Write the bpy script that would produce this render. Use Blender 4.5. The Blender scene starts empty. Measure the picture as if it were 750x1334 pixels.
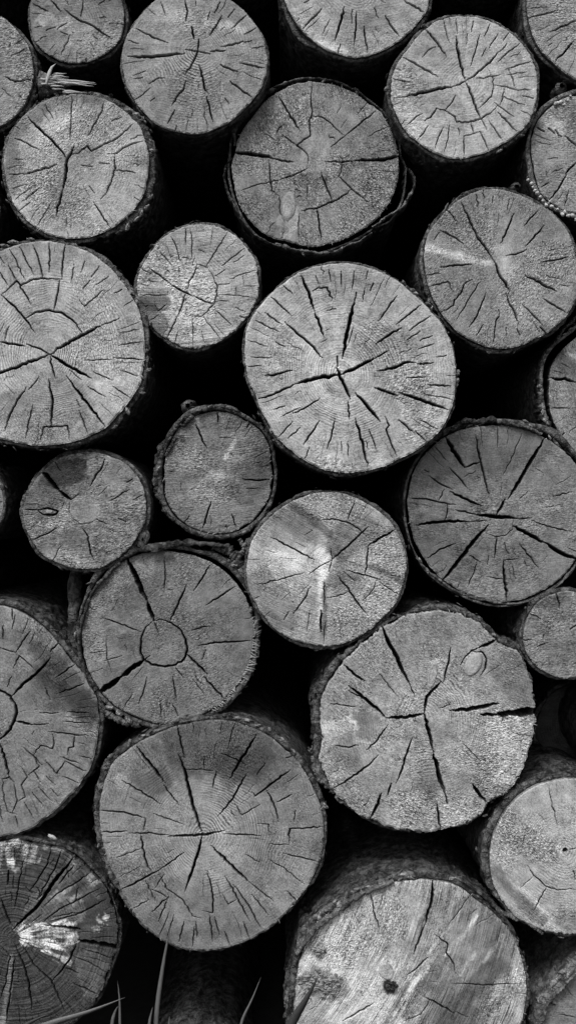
import bpy, math
import numpy as np

# ---------------------------------------------------------------- camera, sky, sun, exposure
S = bpy.context.scene
CAM_D = 1.9                     # metres from the lens to the log ends
PX = 750.0                      # photo pixels per metre at the log ends
cam_data = bpy.data.cameras.new("camera")
cam = bpy.data.objects.new("camera", cam_data)
S.collection.objects.link(cam)
cam.location = (0.0, -CAM_D, 0.0)
cam.rotation_euler = (math.radians(90), 0, 0)
cam_data.sensor_fit = 'HORIZONTAL'
cam_data.angle = 2 * math.atan(0.5 / CAM_D)
cam_data.clip_start = 0.02
cam_data.clip_end = 200.0
S.camera = cam

SUN_EL, SUN_AZ = math.radians(52), math.radians(-24)    # azimuth from the camera's side, left of the view axis
world = bpy.data.worlds.new("World"); S.world = world
world.use_nodes = True
wn = world.node_tree; wn.nodes.clear()
sky = wn.nodes.new('ShaderNodeTexSky'); sky.sky_type = 'NISHITA'; sky.sun_disc = False
sky.sun_elevation = SUN_EL; sky.sun_rotation = math.radians(180) - SUN_AZ
sky.air_density = 1.0; sky.dust_density = 4.0
bw = wn.nodes.new('ShaderNodeRGBToBW')
bg = wn.nodes.new('ShaderNodeBackground'); bg.inputs['Strength'].default_value = 0.10
wo = wn.nodes.new('ShaderNodeOutputWorld')
wn.links.new(sky.outputs[0], bw.inputs[0]); wn.links.new(bw.outputs[0], bg.inputs[0]); wn.links.new(bg.outputs[0], wo.inputs[0])
sun_data = bpy.data.lights.new("sun", 'SUN'); sun_data.energy = 1.5; sun_data.angle = math.radians(16)
sun_data.color = (1, 1, 1)      # the photograph is black and white
sun = bpy.data.objects.new("sun", sun_data); S.collection.objects.link(sun)
_d = np.array([math.sin(SUN_AZ) * math.cos(SUN_EL), -math.cos(SUN_AZ) * math.cos(SUN_EL), math.sin(SUN_EL)])
from mathutils import Vector
sun.rotation_euler = Vector(_d).to_track_quat('Z', 'Y').to_euler()
S.view_settings.view_transform = 'Standard'; S.view_settings.look = 'None'
S.view_settings.exposure = 0.78; S.view_settings.gamma = 1.0
try: S.view_settings.use_curve_mapping = False
except Exception: pass
S.cycles.max_bounces = 4; S.cycles.diffuse_bounces = 3

# ---------------------------------------------------------------- noise in numpy
def _hash(i, j, k, seed):
    h = (i.astype(np.uint32) * np.uint32(374761393) + j.astype(np.uint32) * np.uint32(668265263)
         + k.astype(np.uint32) * np.uint32(2147483647) + np.uint32(seed * 974711 + 12345))
    h = (h ^ (h >> np.uint32(13))) * np.uint32(1274126177)
    h = (h ^ (h >> np.uint32(16))) * np.uint32(2246822519)
    h = h ^ (h >> np.uint32(15))
    return (h & np.uint32(0xFFFF)).astype(np.float32) / 32767.5 - 1.0

def noise3(x, y, z, seed=0):
    x = np.asarray(x, np.float32) + 4096; y = np.asarray(y, np.float32) + 4096; z = np.asarray(z, np.float32) + 4096
    x, y, z = np.broadcast_arrays(x, y, z)
    xi = np.floor(x); yi = np.floor(y); zi = np.floor(z)
    fx, fy, fz = x - xi, y - yi, z - zi
    fx = fx * fx * (3 - 2 * fx); fy = fy * fy * (3 - 2 * fy); fz = fz * fz * (3 - 2 * fz)
    xi = xi.astype(np.int64); yi = yi.astype(np.int64); zi = zi.astype(np.int64)
    out = 0
    for a in (0, 1):
        wa = fx if a else 1 - fx
        for b in (0, 1):
            wb = fy if b else 1 - fy
            for c in (0, 1):
                wc = fz if c else 1 - fz
                out = out + wa * wb * wc * _hash(xi + a, yi + b, zi + c, seed)
    return out

def fbm(x, y, z, octs=3, seed=0, gain=0.5):
    a, s, t = 1.0, 0.0, 0.0
    for o in range(octs):
        f = 2.03 ** o
        s = s + a * noise3(x * f, y * f, np.asarray(z) * f, seed + 7 * o); t += a; a *= gain
    return s / t

def sstep(a, b, x):
    t = np.clip((x - a) / (b - a), 0, 1); return t * t * (3 - 2 * t)

# ---------------------------------------------------------------- materials
def new_mat(name):
    m = bpy.data.materials.new(name); m.use_nodes = True
    nt = m.node_tree; nt.nodes.clear()
    out = nt.nodes.new('ShaderNodeOutputMaterial'); p = nt.nodes.new('ShaderNodeBsdfPrincipled')
    nt.links.new(p.outputs[0], out.inputs[0])
    return m, nt, p

class NB:
    """tiny helper for node maths"""
    def __init__(s, nt): s.nt = nt
    def n(s, t): return s.nt.nodes.new(t)
    def l(s, a, b): s.nt.links.new(a, b)
    def put(s, sock, v):
        if isinstance(v, (int, float)): sock.default_value = v
        else: s.l(v, sock)
    def m(s, op, a, b=0.0, c=0.0, clamp=False):
        q = s.n('ShaderNodeMath'); q.operation = op; q.use_clamp = clamp
        s.put(q.inputs[0], a); s.put(q.inputs[1], b); s.put(q.inputs[2], c); return q.outputs[0]
    def noise(s, vec, scale, detail=2.0, rough=0.5):
        q = s.n('ShaderNodeTexNoise'); q.inputs['Scale'].default_value = scale
        q.inputs['Detail'].default_value = detail; q.inputs['Roughness'].default_value = rough
        s.l(vec, q.inputs['Vector']); return q.outputs[0]
    def ramp(s, v, a, b, lo=0.0, hi=1.0):
        q = s.n('ShaderNodeMapRange'); q.interpolation_type = 'SMOOTHSTEP'
        s.put(q.inputs[0], v)
        for i, x in enumerate((a, b, lo, hi)): q.inputs[i + 1].default_value = x
        return q.outputs[0]
    def attr(s, name):
        q = s.n('ShaderNodeAttribute'); q.attribute_name = name
        sp = s.n('ShaderNodeSeparateXYZ'); s.l(q.outputs['Vector'], sp.inputs[0]); return q.outputs['Vector'], sp.outputs
    def comb(s, x, y, z):
        q = s.n('ShaderNodeCombineXYZ')
        for i, v in enumerate((x, y, z)): s.put(q.inputs[i], v)
        return q.outputs[0]
    def pos(s): return s.n('ShaderNodeNewGeometry').outputs['Position']

# sawn end grain: rings, saw marks, torn fibres; everything follows attributes of the mesh
MW, nt, p = new_mat("sawn_end_grain"); b = NB(nt)
_, (rr, fuzz, tone) = b.attr("surf")
_, (acr, alo, rnd) = b.attr("grain")
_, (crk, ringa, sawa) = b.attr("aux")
P = b.pos()
ndist = b.noise(P, 14, 2)
rphase = b.m('ADD', b.m('MULTIPLY', rr, 255.0), b.m('MULTIPLY', ndist, 9.0))
ring1 = b.noise(b.comb(rphase, 0.0, rnd), 1.0, 2.0, 0.6)
ring2 = b.m('SINE', b.m('MULTIPLY', rphase, 5.6))
ringv = b.m('ADD', b.m('MULTIPLY', b.m('SUBTRACT', ring1, 0.5), 3.6), b.m('MULTIPLY', ring2, b.m('MULTIPLY', b.ramp(ndist, .35, .65), 1.5)))
streak = b.noise(b.comb(b.m('MULTIPLY', acr, 520.0), b.m('MULTIPLY', alo, 16.0), rnd), 1.0, 2.0, 0.6)
streak = b.m('MULTIPLY', b.m('SUBTRACT', streak, 0.5), 4.5)
broad = b.noise(b.comb(b.m('MULTIPLY', acr, 90.0), b.m('MULTIPLY', alo, 7.0), rnd), 1.0, 2.0, 0.5)
broad = b.m('MULTIPLY', b.m('SUBTRACT', broad, 0.5), 3.0)
fine = b.noise(P, 380, 3, 0.75)
mott = b.noise(P, 55, 3, 0.6)
low = b.noise(P, 11, 2, 0.5)
spk = b.noise(b.comb(b.m('MULTIPLY', acr, 520.0), b.m('MULTIPLY', alo, 190.0), rnd), 1.0, 3.0, 0.7)
spkB = b.ramp(spk, 0.53, 0.68)
spkD = b.ramp(spk, 0.47, 0.33)
f = b.m('ADD', 1.0, b.m('MULTIPLY', ringa, ringv))
f = b.m('ADD', f, b.m('MULTIPLY', b.m('ADD', b.m('MULTIPLY', sawa, 1.3), .035), b.m('ADD', streak, broad)))
f = b.m('ADD', f, b.m('MULTIPLY', b.m('SUBTRACT', fine, 0.5), 2.1))
f = b.m('ADD', f, b.m('MULTIPLY', b.m('SUBTRACT', mott, 0.5), 1.4))
f = b.m('ADD', f, b.m('MULTIPLY', b.m('SUBTRACT', low, 0.5), 0.7))
f = b.m('ADD', f, b.m('MULTIPLY', fuzz, b.m('SUBTRACT', b.m('MULTIPLY', spkB, 0.80), b.m('MULTIPLY', spkD, 0.66))))  # torn fibres: the light they catch is painted in as pale specks
f = b.m('MAXIMUM', f, 0.15)
sp2 = b.n('ShaderNodeTexVoronoi'); sp2.inputs['Scale'].default_value = 230; b.l(P, sp2.inputs['Vector'])
dots = b.ramp(sp2.outputs['Distance'], 0.20, 0.08)
dots = b.m('MULTIPLY', dots, b.ramp(b.noise(P, 90, 2), 0.50, 0.60))
f = b.m('ADD', f, b.m('MULTIPLY', b.m('MULTIPLY', dots, b.m('ADD', fuzz, .15)), 1.3))
col = b.m('MULTIPLY', tone, f)
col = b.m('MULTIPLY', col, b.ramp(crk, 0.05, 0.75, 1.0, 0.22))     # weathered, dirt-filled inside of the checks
col = b.m('MINIMUM', col, 0.72)
b.l(b.comb(col, col, col), p.inputs['Base Color'])
p.inputs['Roughness'].default_value = 0.78; p.inputs['Specular IOR Level'].default_value = 0.25
bump = b.n('ShaderNodeBump'); bump.inputs['Strength'].default_value = 0.7; bump.inputs['Distance'].default_value = 0.0012
h = b.m('ADD', b.m('MULTIPLY', streak, b.m('MULTIPLY', sawa, 2.0)), b.m('MULTIPLY', spk, b.m('ADD', 0.3, b.m('MULTIPLY', fuzz, 1.7))))
h = b.m('ADD', h, b.m('MULTIPLY', fine, 0.35))
b.l(h, bump.inputs['Height']); b.l(bump.outputs[0], p.inputs['Normal'])

def bark_mat(name, lo, hi, lich=0.0):
    m, nt, p = new_mat(name); b = NB(nt); P = b.pos()
    n1 = b.noise(P, 60, 5, 0.65); n2 = b.noise(P, 420, 3, 0.7); n3 = b.noise(P, 17, 2)
    v = b.n('ShaderNodeTexVoronoi'); v.feature = 'DISTANCE_TO_EDGE'; v.inputs['Scale'].default_value = 75
    mp = b.n('ShaderNodeMapping'); mp.inputs['Scale'].default_value = (1, .3, 1); b.l(P, mp.inputs[0]); wv = b.n('ShaderNodeVectorMath'); wv.operation = 'ADD'; nz_ = b.n('ShaderNodeTexNoise'); nz_.inputs['Scale'].default_value = 50; b.l(P, nz_.inputs['Vector']); sc_ = b.n('ShaderNodeVectorMath'); sc_.operation = 'SCALE'; sc_.inputs['Scale'].default_value = .02; b.l(nz_.outputs[1], sc_.inputs[0]); b.l(mp.outputs[0], wv.inputs[0]); b.l(sc_.outputs[0], wv.inputs[1])
    b.l(wv.outputs[0], v.inputs['Vector']); edge = b.ramp(v.outputs['Distance'], 0.0, 0.10, 0.55, 1.0)
    c = b.m('ADD', lo, b.m('MULTIPLY', b.ramp(n1, 0.35, 0.7), hi - lo))
    c = b.m('MULTIPLY', c, b.m('ADD', 0.45, n2)); c = b.m('MULTIPLY', c, edge)
    c = b.m('MULTIPLY', c, b.m('ADD', 0.6, b.m('MULTIPLY', n3, 0.8)))
    pale = b.ramp(b.noise(P, 130, 3, 0.6), 0.66, 0.74)
    c = b.m('ADD', c, b.m('MULTIPLY', pale, 0.10 + lich))
    _, (ct_, _a, _b) = b.attr('cut'); c = b.m('ADD', c, b.m('MULTIPLY', ct_, b.m('MULTIPLY', b.ramp(b.noise(P, 200, 3, .7), .38, .62), 0.075)))
    b.l(b.comb(c, c, c), p.inputs['Base Color'])
    p.inputs['Roughness'].default_value = 0.9; p.inputs['Specular IOR Level'].default_value = 0.15
    bp = b.n('ShaderNodeBump'); bp.inputs['Strength'].default_value = 1.0; bp.inputs['Distance'].default_value = 0.007
    b.l(b.m('ADD', b.m('MULTIPLY', n1, 1.0), b.m('ADD', b.m('MULTIPLY', n2, 0.35), b.m('MULTIPLY', edge, 0.4))), bp.inputs['Height'])
    b.l(bp.outputs[0], p.inputs['Normal'])
    return m
MB_DARK = bark_mat("dark_bark", 0.015, 0.125)
MB_PALE = bark_mat("flaking_pale_bark", 0.06, 0.20, 0.12)

MB_FLAKE = bark_mat("curled_bark_flake", 0.09, 0.36, 0.14)

def plain_mat(name, v, sc=300, amp=0.6, rough=0.7):
    m, nt, p = new_mat(name); b = NB(nt); P = b.pos()
    c = b.m('MULTIPLY', v, b.m('ADD', 1 - amp / 2, b.m('MULTIPLY', b.noise(P, sc, 3, 0.6), amp)))
    b.l(b.comb(c, c, c), p.inputs['Base Color']); p.inputs['Roughness'].default_value = rough
    p.inputs['Specular IOR Level'].default_value = 0.3
    bp = b.n('ShaderNodeBump'); bp.inputs['Strength'].default_value = 0.5; bp.inputs['Distance'].default_value = 0.001
    b.l(b.noise(P, sc * 1.5, 2), bp.inputs['Height']); b.l(bp.outputs[0], p.inputs['Normal'])
    return m
M_SPLINT = plain_mat("torn_wood_fibre", 0.34, 500, 0.9)
M_GRASS = plain_mat("grass_blade", 0.10, 220, 0.3, 0.45)
M_GRASSD = plain_mat("dark_grass_blade", 0.035, 220, 0.3, 0.5)
M_SOIL = plain_mat("dark_soil", 0.03, 40, 1.2, 0.95)
M_TORN = plain_mat("torn_grey_wood", 0.20, 170, 1.7, 0.9)
M_LICH = plain_mat("pale_lichen", 0.42, 260, 0.9, 0.9)

# ---------------------------------------------------------------- mesh helpers
def link_mesh(name, V, F, mat, parent=None, attrs=None, smooth=True, flatfaces=None):
    V = np.ascontiguousarray(V, np.float32); F = np.ascontiguousarray(F, np.int32)
    me = bpy.data.meshes.new(name); k = F.shape[1]
    me.vertices.add(len(V)); me.vertices.foreach_set('co', V.ravel())
    me.loops.add(F.size); me.loops.foreach_set('vertex_index', F.ravel())
    me.polygons.add(len(F)); me.polygons.foreach_set('loop_start', np.arange(0, F.size, k, dtype=np.int32))
    me.polygons.foreach_set('loop_total', np.full(len(F), k, np.int32))
    me.polygons.foreach_set('use_smooth', np.full(len(F), smooth, bool))
    for nm, A in (attrs or {}).items():
        a = me.attributes.new(nm, 'FLOAT_VECTOR', 'POINT'); a.data.foreach_set('vector', np.ascontiguousarray(A, np.float32).ravel())
    me.update(calc_edges=True); me.validate()
    me.materials.append(mat)
    o = bpy.data.objects.new(name, me); S.collection.objects.link(o)
    if parent is not None: o.parent = parent
    return o

def grid_faces(nr, nc, wrap=True, off=0):
    r = np.arange(nr - 1)[:, None]; c = np.arange(nc if wrap else nc - 1)[None, :]; c2 = (c + 1) % nc
    f = np.stack([r * nc + c, r * nc + c2, (r + 1) * nc + c2, (r + 1) * nc + c], -1).reshape(-1, 4) + off
    return f

class Soup:
    def __init__(s): s.V = []; s.F = []; s.n = 0
    def add(s, V, F): s.V.append(np.asarray(V, float)); s.F.append(np.asarray(F) + s.n); s.n += len(V)
    def blob(s, c, r, rng, squash=(1, 1, 1), nu=8, nv=5):
        u = np.linspace(0, 2 * np.pi, nu, endpoint=False); v = np.linspace(0.05, np.pi - 0.05, nv)
        vv, uu = np.meshgrid(v, u, indexing='ij'); k = r * (1 + 0.35 * rng.uniform(-1, 1, vv.shape))
        X = np.stack([k * np.sin(vv) * np.cos(uu) * squash[0], k * np.cos(vv) * squash[1], k * np.sin(vv) * np.sin(uu) * squash[2]], -1).reshape(-1, 3)
        s.add(X + np.asarray(c), grid_faces(nv, nu))
    def tube(s, pts, rad, n=6, rng=None, flat=1.0):
        pts = np.asarray(pts, float); rad = np.broadcast_to(rad, len(pts)); T = np.gradient(pts, axis=0)
        T /= np.linalg.norm(T, axis=1)[:, None] + 1e-9
        ref = np.array([0, 1, 0.]) if abs(T[0][1]) < .9 else np.array([1, 0, 0.])
        A = np.cross(T, ref); A /= np.linalg.norm(A, axis=1)[:, None] + 1e-9; B = np.cross(T, A)
        u = np.linspace(0, 2 * np.pi, n, endpoint=False); R = rad[:, None] * np.ones(n)
        if rng is not None: R = R * (1 + 0.25 * rng.uniform(-1, 1, R.shape))
        X = pts[:, None] + R[..., None] * (np.cos(u)[None, :, None] * A[:, None] + flat * np.sin(u)[None, :, None] * B[:, None])
        s.add(X.reshape(-1, 3), grid_faces(len(pts), n))
    def make(s, name, mat, parent=None): return link_mesh(name, np.concatenate(s.V), np.concatenate(s.F), mat, parent)

def k_at(y): return (CAM_D + y) / CAM_D / PX         # metres per photo pixel at depth y
def to_world(u, v, y): k = k_at(y); return ((u - 375) * k, y, -(v - 667) * k)

def tag(o, label, cat=None, group=None, kind=None):
    if label: o['label'] = label
    if cat: o['category'] = cat
    if group: o['group'] = group
    if kind: o['kind'] = kind

# ---------------------------------------------------------------- cracks
def refine(pts, rng, step=4.0, jit=0.5):
    pts = np.asarray(pts, float); out = [pts[0]]
    for a, c in zip(pts[:-1], pts[1:]):
        L = np.hypot(*(c - a)); n = max(1, int(L / step)); nrm = np.array([-(c - a)[1], (c - a)[0]]) / (L + 1e-6)
        for i in range(1, n + 1):
            q = a + (c - a) * i / n
            if i < n: q = q + nrm * rng.normal() * jit
            out.append(q)
    return np.array(out)

SS = 3.0     # raster cells per photo pixel
def draw_cracks(ras, x0, y0, cracks, rng):
    H, W = ras.shape
    for w, pts in cracks:
        pts = refine(pts, rng, 3.6, 0.42 + 0.03 * min(w, 3)); seg = np.diff(pts, axis=0); sl = np.hypot(seg[:, 0], seg[:, 1])
        cum = np.concatenate([[0], np.cumsum(sl)]); tot = cum[-1] + 1e-6
        for i in range(len(seg)):
            tm = (cum[i] + sl[i] / 2) / tot; e = min(tm, 1 - tm)
            ww = (w if w > 3 else w * (0.62 + 0.127 * w)) * (0.06 + 0.94 * min(1, e / 0.26) ** .8) * rng.uniform(0.86, 1.12); hw = ww / 2 + 0.06
            a, c = pts[i], pts[i + 1]; m = hw + 1.5
            ix0 = int((min(a[0], c[0]) - m - x0) * SS); ix1 = int((max(a[0], c[0]) + m - x0) * SS) + 2
            iy0 = int((min(a[1], c[1]) - m - y0) * SS); iy1 = int((max(a[1], c[1]) + m - y0) * SS) + 2
            ix0, iy0 = max(ix0, 0), max(iy0, 0); ix1, iy1 = min(ix1, W), min(iy1, H)
            if ix1 <= ix0 or iy1 <= iy0: continue
            X = x0 + np.arange(ix0, ix1)[None, :] / SS; Y = y0 + np.arange(iy0, iy1)[:, None] / SS
            d = c - a; L2 = d @ d + 1e-9; t = np.clip(((X - a[0]) * d[0] + (Y - a[1]) * d[1]) / L2, 0, 1)
            D = np.hypot(X - a[0] - t * d[0], Y - a[1] - t * d[1])
            dep = (0.5 + 7.0 * ww) * np.clip(1.2 * (1 - D / (hw + 0.22)), 0, 1) ** 0.8
            sub = ras[iy0:iy1, ix0:ix1]; np.maximum(sub, dep, out=sub)

def bil(ras, X, Y):
    H, W = ras.shape; X = np.clip(X, 0, W - 1.001); Y = np.clip(Y, 0, H - 1.001)
    i = X.astype(int); j = Y.astype(int); fx = X - i; fy = Y - j
    return (ras[j, i] * (1 - fx) * (1 - fy) + ras[j, i + 1] * fx * (1 - fy) + ras[j + 1, i] * (1 - fx) * fy + ras[j + 1, i + 1] * fx * fy)

GROUP = "sawn logs stacked in the wood pile"
STEP = 0.62   # photo pixels between face vertices

def outline_fn(pts, c):
    pts = np.asarray(pts, float); a = np.arctan2(pts[:, 1] - c[1], pts[:, 0] - c[0]); r = np.hypot(pts[:, 0] - c[0], pts[:, 1] - c[1])
    o = np.argsort(a); a, r = a[o], r[o]
    aa = np.concatenate([a[-3:] - 2 * np.pi, a, a[:3] + 2 * np.pi]); rr_ = np.concatenate([r[-3:], r, r[:3]])
    t = np.linspace(-np.pi, np.pi, 1441)
    y = np.interp(t, aa, rr_)[:-1]
    kx = np.exp(-0.5 * (np.arange(-24, 25) / 9.0) ** 2); kx /= kx.sum()
    y = np.convolve(np.concatenate([y[-24:], y, y[:24]]), kx, 'valid')
    tt = t[:-1]
    return lambda th: np.interp((th + np.pi) % (2 * np.pi) - np.pi, np.append(tt, np.pi), np.append(y, y[0]))

def make_log(name_seed, org, sc, label, out, pith, cracks, y=0.0, tone=0.30, fuzz=0.4, ring=0.12, saw=0.10, sawdir=0.0,
             auto=(18, 6, 4), gap=0.0, th=4.0, front=6.0, rag=1.0, bark='dark', barkvar=(), stains_and_tones=(), fuzzy=(), edge=0.5,
             tilt=(0, 0), lean=(0, 0), length=1.5, flakes=10, coarse=1.0, etch=0.0, cw=1.0):
    rng = np.random.default_rng(name_seed)
    conv = lambda arr: np.asarray(arr, float).reshape(-1, 2) / sc + np.asarray(org, float)
    P = conv(out)
    # area centroid
    x, yv = P[:, 0], P[:, 1]; c = np.array([(x.min() + x.max()) / 2, (yv.min() + yv.max()) / 2])
    Rf = outline_fn(P, c); pt = conv(pith)[0]; Rm = float(Rf(np.linspace(-np.pi, np.pi, 90)).mean())
    k = k_at(y)
    cr = [(q[0] * cw, conv(q[1:])) for q in cracks]
    # small drying checks the big ones leave room for
    occ = np.concatenate([refine(q[1], rng, 3, 0) for q in cr]) if cr else np.zeros((1, 2)) - 999
    def free(pts, d): return np.min(np.hypot(occ[:, None, 0] - pts[None, :, 0], occ[:, None, 1] - pts[None, :, 1])) > d
    n1, n2, n3 = [int(q * 2.6) for q in auto]; tries = 0; made = [0, 0, 0]
    while (made[0] < n1 or made[1] < n2 or made[2] < n3) and tries < 900:
        tries += 1; a = rng.uniform(-np.pi, np.pi); R = float(Rf(a)); e = c + R * np.array([np.cos(a), np.sin(a)])
        if made[0] < n1:
            t0 = rng.choice([0.0, 0.01, rng.uniform(0, .12)]); t1 = t0 + rng.uniform(0.06, 0.34); kind = 0
            pts = np.array([e + (pt - e) * t for t in np.linspace(t0, t1, 4)])
        elif made[1] < n2:
            t0 = rng.uniform(0.15, 0.65); t1 = t0 + rng.uniform(0.07, 0.2); kind = 1
            pts = np.array([e + (pt - e) * t for t in np.linspace(t0, t1, 4)])
        else:
            t0 = rng.uniform(0.15, 0.7); kind = 2; da = rng.uniform(0.10, 0.28)
            pts = np.array([pt + (c + float(Rf(a + q)) * np.array([np.cos(a + q), np.sin(a + q)]) - pt) * (1 - t0) for q in np.linspace(0, da, 4)])
        pts[1:-1] += rng.normal(0, 0.9, (2, 2))
        if free(pts, 4.2):
            made[kind] += 1; cr.append((rng.uniform(0.18, 0.62) if rng.random() < .86 else rng.uniform(.7, 1.2), pts)); occ = np.concatenate([occ, pts])
    x0, y0 = P.min(0) - 8; x1, y1 = P.max(0) + 8
    ras = np.zeros((int((y1 - y0) * SS) + 3, int((x1 - x0) * SS) + 3), np.float32)
    draw_cracks(ras, x0, y0, cr, rng)

    root = bpy.data.objects.new("log", None); S.collection.objects.link(root)
    root.empty_display_size = 0.05; root.location = to_world(c[0], c[1], y)
    tag(root, label, "log", GROUP)

    # ---- sawn end: concentric square-to-disc grid warped to the traced outline
    n = int(2 * Rm / (STEP * coarse)) // 2 * 2 + 1
    g = np.linspace(-1, 1, n); A, B = np.meshgrid(g, g)
    big = np.abs(A) > np.abs(B)
    with np.errstate(divide='ignore', invalid='ignore'):
        rho = np.where(big, A, B); ph = np.where(big, np.pi / 4 * B / np.where(A == 0, 1, A), np.pi / 2 - np.pi / 4 * A / np.where(B == 0, 1, B))
    dx, dy = rho * np.cos(ph), rho * np.sin(ph); rho = np.abs(rho); th_ = np.arctan2(dy, dx)
    rough = edge * (0.8 * noise3(np.cos(th_) * Rm / 4, np.sin(th_) * Rm / 4, name_seed) + 0.6 * noise3(np.cos(th_) * Rm / 1.6, np.sin(th_) * Rm / 1.6, name_seed + .5))
    rough = rough + (.5 + edge) * 1.3 * fbm(np.cos(th_) * Rm / 16, np.sin(th_) * Rm / 16, name_seed + 6.1, 2)
    R = Rf(th_) + rough * rho ** 6
    U = c[0] + rho * R * np.cos(th_); V = c[1] + rho * R * np.sin(th_)
    dep = bil(ras, (U - x0) * SS, (V - y0) * SS)
    ex, ey = U - pt[0], V - pt[1]; rp = np.hypot(ex, ey); an = np.arctan2(ey, ex)
    Rp = Rf(th_)
    # ring distance that becomes the outline at the rim
    rr_ = rho * Rm * 0.55 + rp * 0.45
    w = np.clip(rho * 1.4, 0, 1); rr_ = rp * (1 - w) + rr_ * w
    tn = np.full(U.shape, tone, np.float32); fz = np.full(U.shape, fuzz, np.float32)
    rays = noise3(np.cos(an) * 16, np.sin(an) * 16, rr_ / Rm * 2 + name_seed) * sstep(0.2, 0.6, rho) * 0.09
    blot = fbm(U / 38, V / 38, name_seed * 3.1, 3, name_seed) * 0.20
    tn *= 1 + 1.3 * rays + 1.3 * blot
    hb = sstep(-.07, .07, rho + .10 * fbm(U / 25, V / 25, name_seed + 1.1, 3, 61) - rng.uniform(.45, .78)); tn *= 1 + (hb - .5) * rng.choice([-1, 1]) * rng.uniform(.05, .16)
    fz *= np.clip(0.85 + 1.5 * fbm(U / 30, V / 30, name_seed * 1.7 + 9, 2, name_seed + 5), 0.05, 2.2)
    jx = 7.0 * fbm(U / 13, V / 13, name_seed + 2.2, 4, 31, .7); jy = 7.0 * fbm(U / 13, V / 13, name_seed + 8.2, 4, 37, .7)
    def cap(q, r, soft):
        q = conv(q); best = np.full(U.shape, 1e9)
        for a_, b_ in zip(q[:-1], q[1:]) if len(q) > 1 else [(q[0], q[0] + 1e-3)]:
            d = b_ - a_; t = np.clip(((U + jx * soft - a_[0]) * d[0] + (V + jy * soft - a_[1]) * d[1]) / (d @ d + 1e-9), 0, 1)
            best = np.minimum(best, np.hypot(U + jx * soft - a_[0] - t * d[0], V + jy * soft - a_[1] - t * d[1]))
        return 1 - sstep(r - 2.5 * soft - 1, r + 2.5 * soft + 1, best)
    for (dl, r, soft, *q) in stains_and_tones:
        m = cap(q, r, soft)
        if dl > 1 or (dl > .3 and r >= 9): m = sstep(.18 if dl > 1 else .32, .95 if dl > 1 else .78, m * .9 + (.95 if dl > 1 else .45) * noise3(np.cos(an) * 20, np.sin(an) * 20, rp / 16) * (m > .02) + .3 * fbm(U / 4.5, V / 4.5, 3, 3, 5, .8) * (m > .02)) * (.85 + .3 * noise3(U / 3, V / 3, 8))
        tn *= 1 + m * dl * (1.6 if dl < 0 else 1.6 if dl < .2 else 1.7 if dl < 1 else 1.0)
    for (dl, r, soft, *q) in fuzzy: m = cap(q, r, soft); fz = np.clip(fz + m * dl, 0, 2.5)
    fz = fz * 1.2 + .08
    depth = dep * k
    relief = (0.9 * fbm(U / 60, V / 60, name_seed * 2.0, 2, 3) + 0.30 * fbm(U / 7, V / 7, name_seed * 2.3, 2, 9)) * k
    relief += fz * 0.30 * k * noise3(U / 1.3, V / 1.3, name_seed, 77) + 0.08 * k * noise3(U / 1.6, V / 1.6, name_seed, 78)
    if etch: relief += etch * k * noise3(rr_ / 1.9, an * 0.8, name_seed, 5) + etch * .6 * k * noise3(np.cos(an) * 26, np.sin(an) * 26, rr_ / 14, 6)
    rimdrop = sstep(0.985, 1.0, rho) * 1.2 * k * (1 + noise3(np.cos(th_) * 30, np.sin(th_) * 30, 3))
    tilt_d = ((U - c[0]) * tilt[0] + (V - c[1]) * tilt[1]) * k
    yl = depth + relief + rimdrop + tilt_d
    X = (U - c[0]) * k; Z = -(V - c[1]) * k
    VV = np.stack([X, yl, Z], -1).reshape(-1, 3)
    ci = np.arange(n * n).reshape(n, n)
    F = np.stack([ci[:-1, :-1], ci[:-1, 1:], ci[1:, 1:], ci[1:, :-1]], -1).reshape(-1, 4)
    # skirt down the side of the log under the bark
    rim = np.concatenate([ci[0, :-1], ci[:-1, -1], ci[-1, :0:-1], ci[:0:-1, 0]])
    m = len(rim); rings = [VV[rim]]
    for dd in (2.0, 6.0, 16.0, 45.0):
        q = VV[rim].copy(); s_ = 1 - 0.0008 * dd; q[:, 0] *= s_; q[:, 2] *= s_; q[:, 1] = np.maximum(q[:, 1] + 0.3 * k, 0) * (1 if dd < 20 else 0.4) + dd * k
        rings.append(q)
    skF = []
    base = n * n
    idx = [rim] + [base + i * m + np.arange(m) for i in range(4)]
    for a_, b_ in zip(idx[:-1], idx[1:]):
        skF.append(np.stack([a_, np.roll(a_, -1), np.roll(b_, -1), b_], -1))
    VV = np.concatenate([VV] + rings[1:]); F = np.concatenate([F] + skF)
    F = F[:, ::-1]
    cs, sn = math.cos(math.radians(sawdir)), math.sin(math.radians(sawdir))
    al = (U * cs + V * sn) / PX; ac = (-U * sn + V * cs + 0.0010 * ((U - c[0]) * cs + (V - c[1]) * sn + 50) ** 2) / PX
    def ext(a_): a_ = a_.reshape(-1); return np.concatenate([a_] + [a_[rim]] * 4)
    surf = np.stack([ext(rr_ / PX), ext(fz), ext(tn)], -1)
    grain = np.stack([ext(ac), ext(al), np.full(len(VV), name_seed * 3.7)], -1)
    ringamp = ring * (0.35 + 0.9 * sstep(0.95, 0.15, rho)) * np.clip(1 + fbm(U / 40, V / 40, name_seed + 4.4, 2, 51), 0.2, 2)
    sawamp = saw * np.clip(1 + 1.2 * fbm(U / 45, V / 45, name_seed + 6.4, 2, 53), 0.15, 2.2)
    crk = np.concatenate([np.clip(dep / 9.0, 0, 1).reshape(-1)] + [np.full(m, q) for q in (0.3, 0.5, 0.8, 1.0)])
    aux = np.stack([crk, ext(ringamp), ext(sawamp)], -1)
    link_mesh("sawn_end", VV, F, MW, root, {"surf": surf, "grain": grain, "aux": aux})

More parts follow.
